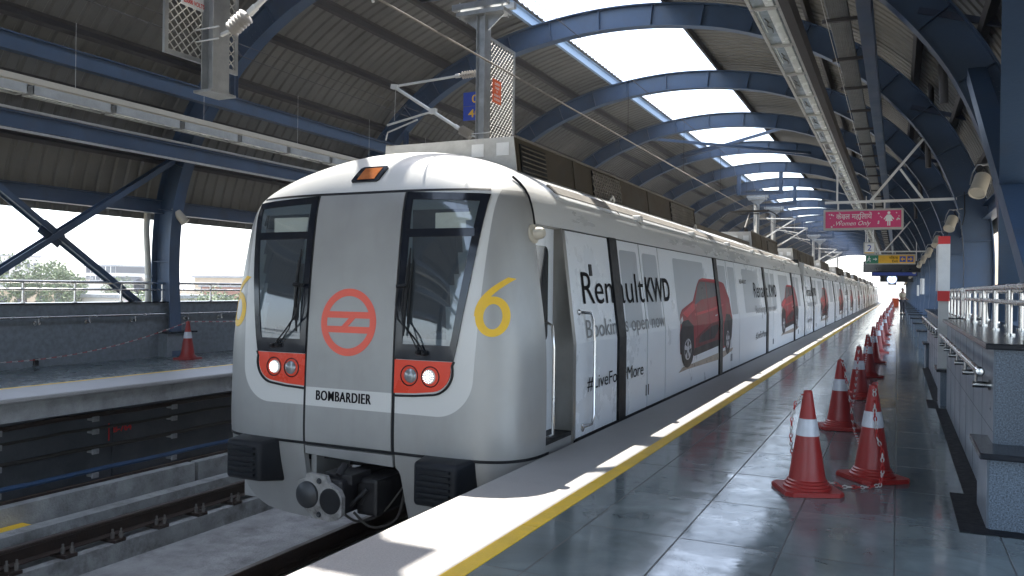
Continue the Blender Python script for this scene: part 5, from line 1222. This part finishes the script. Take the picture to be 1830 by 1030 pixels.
# rain pipes by the legs
for lab, P in (('grey rain pipe beside the left arch leg', [(-13.5, 11.35, 3.0), (-13.48, 11.3, 2.5), (-13.42, 11.3, 1.8), (-13.4, 11.3, 1.0)]),):
    t = thing('rain_pipe', lab, 'pipe', P[0]); MB().tube(P, .06, 12).build('pipe', mat('pvc_grey', (.42, .41, .36), .5), t, True); MB().cyl((-13.41, 11.3, 1.55), (-13.4, 11.3, 1.6), .07, 12).build('clip', M['galv'], t)
for k, y in enumerate((11.9, 17.8, 23.8, 29.7)):
    t = thing('rain_pipe', 'dark rain pipe dropping from the right roof slope, %s along' % ords[k], 'pipe', (.35, y, 6), group='rain pipes on the right roof slope')
    MB().tube([(.55, y, 5.6), (.55, y, 4.9), (.50, y, 4.4), (.52, y, 3.9)], .055, 10).build('pipe', M['purlin'], t, True); MB().cyl((.50, y, 4.55), (.50, y, 4.62), .068, 12).build('collar', M['purlin'], t)
    tag(MB().bar((.2, y-.35, 5.05), (1.15, y-.35, 4.75), .06, .08).build('strut', M['bluedark']), 'short dark strut near the %s right rain pipe' % ords[k], 'strut', 'short struts on the right roof slope')

# ------------------------------------------------------------------ cones and chains
def cone_parts(t):
    c = Vector(t.location); prof = [(.165, .03), (.165, .045), (.150, .052), (.150, .066), (.138, .072), (.138, .085), (.126, .092), (.031, .700), (.030, .715), (.022, .720), (.018, .70)]
    def seg(lo, hi, off=0.0):
        out = []
        for z in (lo, hi): out.append((.126+(z-.092)*(.031-.126)/(.7-.092)+off, z))
        return out
    m = MB(); s, ch = .205, .045
    sq = [(-s+ch, -s), (s-ch, -s), (s, -s+ch), (s, s-ch), (s-ch, s), (-s+ch, s), (-s, s-ch), (-s, -s+ch)]
    bm = bmesh.new(); vb = [bm.verts.new((x, y, .002)) for x, y in sq]; f = bm.faces.new(vb); r = bmesh.ops.extrude_face_region(bm, geom=[f])
    for v in r['geom']:
        if isinstance(v, bmesh.types.BMVert): v.co.z = .032
    bmesh.ops.recalc_face_normals(bm, faces=bm.faces); bmesh.ops.bevel(bm, geom=[e for e in bm.edges if e.verts[0].co.z > .02 and e.verts[1].co.z > .02], offset=.007, segments=2, affect='EDGES')
    for v in bm.verts: v.co += c
    m.addbm(bm)
    for x in (-.15, .15):
        for y in (-.15, .15): pass
    m.build('base', M['conered'], t, True)
    MB().lathe(prof, c, (0, 0, 1), 36).build('body', M['conered'], t, True)
    MB().lathe([(a, z) for a, z in seg(.40, .405, .0005)]+[(a, z) for a, z in seg(.405, .515, .003)]+[(a, z) for a, z in seg(.515, .52, .0005)], c, (0, 0, 1), 36).build('reflective_band', M['conewhite'], t, True)
CON = [(-.57, 6.12, 24), (-.16, 6.76, 38), (-.53, 9.1, 12), (-.46, 11.85, 50), (-.44, 14.95, 33), (-.43, 18.15, 20)]
random.seed(11)
y = 21.2
while y < 92 and len(CON) < 29: CON.append((-.42+random.uniform(-.05, .05), y, random.uniform(0, 90))); y += random.uniform(2.7, 3.3)
cn = thing('traffic_cone', 'red traffic cone with white band, front left of the nearest pair', 'traffic cone', (CON[0][0], CON[0][1], 0), group='red traffic cones chained along the platform')
cone_parts(cn); cn.rotation_euler = (0, 0, R(CON[0][2]))
for k, (x, y, r_) in enumerate(CON):
    if k == 0: continue
    lab = ['', 'red traffic cone, front right of the nearest pair, chain hanging down its face', 'third red traffic cone, just behind the nearest pair'][k] if k < 3 else 'red traffic cone in the receding row, %s from the viewpoint' % ords[min(k, 24)] if k < 25 else 'tiny far red traffic cone near the end of the row, %s from its end' % ords[28-k]
    q = copy_tree(cn, (x, y, 0), R(r_), label=lab)
    if k > 1: q.rotation_euler = (random.uniform(-.02, .02), random.uniform(-.02, .02), R(r_)); q.scale = (1, 1, random.uniform(.97, 1.03))
lc = copy_tree(cn, (-12.2, 11.2, 0), R(10), label='lone red traffic cone on the far platform beside the train front', group='red traffic cones of the far platform')
def chain(pts, label, detail=True, step=.031, group='red and white plastic chains'):
    pts = [Vector(p) for p in pts]; L_ = [0]
    for a, b in zip(pts, pts[1:]): L_.append(L_[-1]+(b-a).length)
    def at(s):
        for i in range(1, len(pts)):
            if L_[i] >= s or i == len(pts)-1:
                u = (s-L_[i-1])/max(1e-6, L_[i]-L_[i-1]); return pts[i-1].lerp(pts[i], u), (pts[i]-pts[i-1]).normalized()
    m = MB(); k = 0; s = 0
    while s < L_[-1]:
        p, d = at(s); m.m = (k//2) % 2
        ref = Vector((0, 0, 1)) if abs(d.z) < .8 else Vector((1, .3, 0)); a = d.cross(ref).normalized(); b = d.cross(a)
        side = a if k % 2 else (a*.35+b*.94).normalized()
        n = 8 if detail else 5; R_ = .0045 if detail else .006; la, lb = (.023, .0105) if detail else (.03, .011)
        ring = []
        for i in range(n):
            an = 2*math.pi*i/n; ring.append(p+d*(la-R_)*math.cos(an)+side*lb*math.sin(an))
        nn_ = d.cross(side).normalized(); q = 4 if detail else 3; vs = []
        for i in range(n):
            an = 2*math.pi*i/n; out_ = (d*math.cos(an)+side*math.sin(an)).normalized()
            vs += [ring[i]+out_*R_*math.cos(2*math.pi*j/q)+nn_*R_*math.sin(2*math.pi*j/q) for j in range(q)]
        m.add(vs, [(i*q+j, ((i+1) % n)*q+j, ((i+1) % n)*q+(j+1) % q, i*q+(j+1) % q) for i in range(n) for j in range(q)])
        s += step if detail else step*1.15; k += 1
    o = m.build('plastic_chain', [M['chainred'], M['chainwhite']], None, True, org=pts[0]); return tag(o, label, 'chain', group)
def sagline(a, b, zmin, n=24):
    a, b = Vector(a), Vector(b); out = []
    for i in range(n+1):
        t = i/n; p = a.lerp(b, t); h = 4*t*(1-t); p.z = p.z*(1-h)+(zmin)*h if 1 else 0; p.z = max(p.z, .012); out.append(p)
    return out
chain([(-.57, 6.10, .70), (-.60, 6.11, .69), (-.655, 6.12, .62), (-.68, 6.14, .5), (-.69, 6.17, .35), (-.68, 6.22, .2), (-.62, 6.30, .06), (-.5, 6.36, .014), (-.40, 6.33, .03), (-.35, 6.32, .012), (-.22, 6.36, .014), (-.16, 6.42, .013), (-.10, 6.47, .02), (-.085, 6.57, .10), (-.09, 6.64, .25), (-.125, 6.645, .33), (-.145, 6.68, .5), (-.15, 6.72, .68), (-.14, 6.77, .725)], 'red and white chain slack on the floor between the two nearest cones')
chain([(-.16, 6.78, .72), (-.2, 6.84, .60), (-.24, 7.0, .2), (-.26, 7.3, .02), (-.28, 7.9, .013), (-.33, 8.45, .014), (-.37, 8.75, .03), (-.40, 8.93, .12), (-.425, 8.99, .3), (-.465, 9.03, .5), (-.50, 9.07, .68), (-.53, 9.1, .72)], 'red and white chain falling from the third cone toward the nearest pair')
prev = CON[2]
for k in range(3, len(CON)):
    a, b = CON[k-1], CON[k]; far = k > 7
    chain(sagline((a[0], a[1]+.02, .715), (b[0], b[1]-.02, .715), .30 if k > 3 else -.02, 18), 'red and white chain slung from the %s cone to the next one along the platform' % ords[min(k-1, 24)] if k < 25 else 'red and white chain slung between far cones, %s from the row end' % ords[28-k], detail=not far, step=.031 if not far else .05)
chain(sagline((-12.2, 11.2, .715), (-12.3, 4.6, .8), .20, 60), 'red and white chain sagging left from the lone cone on the far platform', True, .045)
chain(sagline((-12.2, 11.2, .715), (-12.2, 17.5, .715), .66, 40), 'red and white chain running right from the lone cone behind the train', True, .045)

# ------------------------------------------------------------------ the person far down the platform
def person(x, y):
    t = thing('person', 'person in beige shirt and dark trousers standing far down the platform', 'person', (x, y, 0))
    def skin(name, verts, edges, radii, mt, par, lvl=1):
        me = bpy.data.meshes.new(name); me.from_pydata(verts, edges, []); o = bpy.data.objects.new(name, me); COL.objects.link(o); o.parent = par
        sk = o.modifiers.new('skin', 'SKIN')
        for i, r in enumerate(radii): me.skin_vertices[0].data[i].radius = (r, r) if isinstance(r, (int, float)) else r
        me.skin_vertices[0].data[0].use_root = True
        su = o.modifiers.new('sub', 'SUBSURF'); su.levels = su.render_levels = lvl
        dg = bpy.context.evaluated_depsgraph_get(); m2 = bpy.data.meshes.new_from_object(o.evaluated_get(dg)); o.modifiers.clear(); o.data = m2; m2.materials.clear(); m2.materials.append(mt); shade(m2, 60); return o
    V = [(0, 0, .95), (0, 0, 1.12), (0, .0, 1.32), (0, 0, 1.43), (.01, 0, 1.52), (.02, 0, 1.60), (.03, 0, 1.70),
         (0, -.10, .90), (.02, -.10, .50), (.0, -.10, .10), (.10, -.12, .04), (0, .10, .90), (.03, .11, .50), (0, .12, .10), (.10, .12, .04),
         (0, -.17, 1.38), (.0, -.22, 1.12), (.22, -.18, 1.08), (.31, -.15, 1.12), (0, .17, 1.38), (-.02, .22, 1.12), (.16, .19, .98), (.24, .16, 1.0)]
    E = [(0, 1), (1, 2), (2, 3), (3, 4), (4, 5), (5, 6), (0, 7), (7, 8), (8, 9), (9, 10), (0, 11), (11, 12), (12, 13), (13, 14), (3, 15), (15, 16), (16, 17), (17, 18), (3, 19), (19, 20), (20, 21), (21, 22)]
    Rr = [(.12, .15), (.11, .14), (.12, .16), (.08, .12), .05, .085, .075, .085, .062, .05, .04, .085, .062, .05, .04, .055, .045, .036, .03, .055, .045, .036, .03]
    b = skin('body', V, E, Rr, M['skin'], t, 2)
    # five fingers and a thumb on each hand
    for hx, hy, hz, s in ((.335, -.145, 1.125, 1), (.262, .155, 1.0, -1)):
        m = MB()
        for q in range(4): m.tube([(hx-.02, hy-.024+.016*q, hz), (hx+.03+.008*(1-abs(q-1.5)), hy-.024+.016*q, hz+.005), (hx+.055+.008*(1-abs(q-1.5)), hy-.024+.016*q, hz-.02)], [.009, .008, .006], 6)
        m.tube([(hx-.03, hy+.03*s, hz), (hx, hy+.045*s, hz+.01), (hx+.02, hy+.045*s, hz+.012)], [.010, .009, .007], 6); m.build('fingers', M['skin'], b, True, org=None) if False else None
        o = m; oo = o.build('fingers', M['skin'], None, True); oo.parent = b
    sh = skin('shirt', [(0, 0, .93), (0, 0, 1.12), (0, 0, 1.32), (0, 0, 1.43), (0, -.17, 1.39), (0, -.225, 1.20), (0, .17, 1.39), (-.02, .225, 1.20)], [(0, 1), (1, 2), (2, 3), (3, 4), (4, 5), (3, 6), (6, 7)], [(.135, .17), (.13, .16), (.14, .18), (.09, .13), .075, .06, .075, .06], M['shirt'], t)
    tr_ = skin('trousers', [(0, 0, .98), (0, -.10, .88), (.02, -.10, .50), (.0, -.10, .12), (0, .10, .88), (.03, .11, .50), (0, .12, .12)], [(0, 1), (1, 2), (2, 3), (0, 4), (4, 5), (5, 6)], [(.13, .16), .10, .08, .07, .10, .08, .07], M['trousers'], t)
    hr = skin('hair', [(.0, 0, 1.62), (.0, 0, 1.70), (.02, 0, 1.745)], [(0, 1), (1, 2)], [.08, .088, .06], M['black'], t)
    sh2 = MB(); 
    for yy in (-.12, .12): sh2.bbox(-.06, .20, yy-.045, yy+.045, .0, .08, .02)
    q = sh2.build('shoes', M['black'], None); q.parent = t
    fc = MB().lathe([(.016, 0), (.012, .02), (.003, .028)], (.105, 0, 1.615), (1, 0, -.2), 8); f_ = fc.build('nose', M['skin'], None, True); f_.parent = b
    ee = MB()
    for yy in (-.03, .03): ee.lathe([(.009, 0), (.004, .005)], (.095, yy, 1.65), (1, 0, 0), 8)
    ee.box(.094, .1, -.022, .022, 1.575, 1.582); f_ = ee.build('eyes_and_mouth', M['black'], None); f_.parent = b
    er = MB()
    for yy in (-.085, .085): er.lathe([(.022, 0), (.016, .01)], (.02, yy, 1.63), (0, 1 if yy > 0 else -1, 0), 8)
    f_ = er.build('ears', M['skin'], None, True); f_.parent = b
    return t
ps = person(.30, 60.5); ps.rotation_euler = (0, 0, R(-42)); ps.scale = (1.12, 1.12, 1.03)
tag(MB().bbox(-.55, .15, 100, 100.4, 0, .9, .03).build('barrier_board', M['signorange']), 'small orange barrier across the far end of the platform', 'barrier')

# ------------------------------------------------------------------ what lies outside
def tree(x, y, z, h, lab, seed, grp='trees beyond the far platform', dens=5200):
    rnd = random.Random(seed); t = thing('tree', lab, 'tree', (x, y, z), group=grp)
    m = MB(); m.tube([(x, y, z), (x+.1*h*.3, y, z+h*.3), (x, y+.1, z+h*.6)], [h*.03, h*.022, h*.012], 8)
    cs = []
    for q in range(11):
        a = rnd.uniform(0, 6.28); r_ = rnd.uniform(.08, .30)*h; c = Vector((x+r_*math.cos(a), y+r_*math.sin(a), z+h*rnd.uniform(.42, .92))); cs.append((c, rnd.uniform(.10, .19)*h))
        m.tube([(x, y, z+h*rnd.uniform(.3, .5)), c], [h*.011, h*.004], 6)
    m.build('trunk', M['trunk'], t)
    m = MB()
    for c, r_ in cs:
        for q in range(dens//11):
            d = Vector((rnd.gauss(0, 1), rnd.gauss(0, 1), rnd.gauss(0, .8))).normalized()*r_*rnd.uniform(.35, 1.08)**.6; p = c+d
            u = Vector((rnd.gauss(0, 1), rnd.gauss(0, 1), rnd.gauss(0, 1))).normalized(); v = u.cross(Vector((rnd.gauss(0, 1), rnd.gauss(0, 1), 1))).normalized(); s = h*.014*rnd.uniform(.6, 1.4)
            m.add([p-u*s, p-v*s*.5, p+u*s, p+v*s*.5], [(0, 1, 2, 3)])
    m.build('crown', M['leaf'], t); return t
tree(-78, 52, -9, 12.5, 'taller leafy green tree behind the cross brace on the left', 1, dens=9000)
tree(-60, 47, -9, 10.3, 'yellow-green tree just left of the arch leg beyond the railing', 2)
tree(-52, 48, -9, 9.7, 'low bushy tree between the arch leg and the train nose', 3)
tree(-96, 55, -9, 10.2, 'low tree far left beyond the railing', 4)
tree(-62, 62, -9, 9.8, 'small tree seen right of the arch leg over the railing', 5)
tree(-50, 56, -9, 9.6, 'small tree touching the train nose outline above the railing', 6)
tree(-110, 90, -9, 11.5, 'distant tree behind the low roofs on the left', 8)
tree(-40, 44, -9, 9.2, 'tree hidden low behind the train front', 9)
def building(x, y, w_, d, h, mt, lab, z=-9, tank=True, rows=3, cols=5):
    t = thing('building', lab, 'building', (x, y, z)); a, b = x-w_/2, x+w_/2
    MB().box(a, b, y-d/2, y+d/2, z, z+h).build('wall', M[mt], t)
    r_ = MB().box(a-.3, b+.3, y-d/2-.3, y+d/2+.3, z+h+.002, z+h+.35).build('roof', M['concretelight'], t)
    for i in range(rows):
        for j in range(cols):
            zz = z+h*(i+.35)/rows; yy = y-d/2+d*(j+.5)/cols; xx = a+w_*(j+.5)/cols
            MB().box(b-.05, b+.04, yy-.6, yy+.6, zz, zz+1.3).build('window', M['pane'], t)
            MB().box(xx-.6, xx+.6, y-d/2-.04, y-d/2+.05, zz, zz+1.3).build('window', M['pane'], t)
    if tank: MB().lathe([(.8, 0), (.9, .2), (.9, 1.3), (.5, 1.7), (.3, 1.8)], (x, y, z+h+.36), (0, 0, 1), 14).build('water_tank', M['black'], r_, True)
    return t
building(-146, 115, 9, 7, 13.9, 'plaster', 'pale multi-storey block in the haze above the far railing', tank=False, rows=7, cols=6)
building(-88, 40, 16, 12, 8.6, 'plasterpink', 'pinkish low building with a flat roof behind the left railing')
building(-104, 62, 18, 12, 9.6, 'plastertan', 'tan low building with a roof tank left of the cross brace')
building(-72, 60, 12, 10, 9.0, 'plaster', 'pale low house with a black roof tank near the brace foot')
building(-118, 74, 22, 12, 11.0, 'plaster', 'wide pale building at the far left horizon')
building(-66, 74, 14, 10, 10.2, 'brick', 'brick house beyond the railing right of the arch leg')
building(-90, 100, 20, 14, 11.5, 'plastertan', 'tan apartment house in the haze right of the arch leg')
building(-130, 52, 16, 14, 12.4, 'plasterpink', 'distant pinkish house at the left edge of the view')
building(-190, 105, 40, 20, 16, 'plaster', 'long pale building on the left skyline', rows=4, cols=10)
building(18, 105, 14, 60, 24, 'plastertan', 'tan building close outside the right side of the station', rows=7, cols=12)
building(30, 240, 30, 30, 12, 'plaster', 'pale building beyond the end of the platform', rows=4, cols=6)
random.seed(21)
spots = [(random.uniform(-220, -70), random.uniform(80, 260)) for _ in range(22)]
for k, (x, y) in enumerate(spots):
    building(x, y, random.uniform(10, 20), random.uniform(10, 18), random.uniform(7, 10.8), random.choice(['plaster', 'plasterpink', 'plastertan', 'brick']), 'small hazy house of the distant town, number %s counting outward from the station' % ords[min(k, 24)], tank=k % 2 == 0, rows=2, cols=3)

# ------------------------------------------------------------------ the milky air of the town
hz = bpy.data.materials.new('haze'); hz.use_nodes = True; t_ = hz.node_tree; t_.nodes.remove(t_.nodes['Principled BSDF'])
pv = t_.nodes.new('ShaderNodeVolumePrincipled'); pv.inputs['Color'].default_value = (.93, .95, 1, 1); pv.inputs['Density'].default_value = .0007; pv.inputs['Anisotropy'].default_value = .3
t_.links.new(pv.outputs[0], t_.nodes['Material Output'].inputs['Volume'])
tag(MB().box(-650, 650, -410, 910, -10.4, 24).build('haze', hz), kind='stuff')
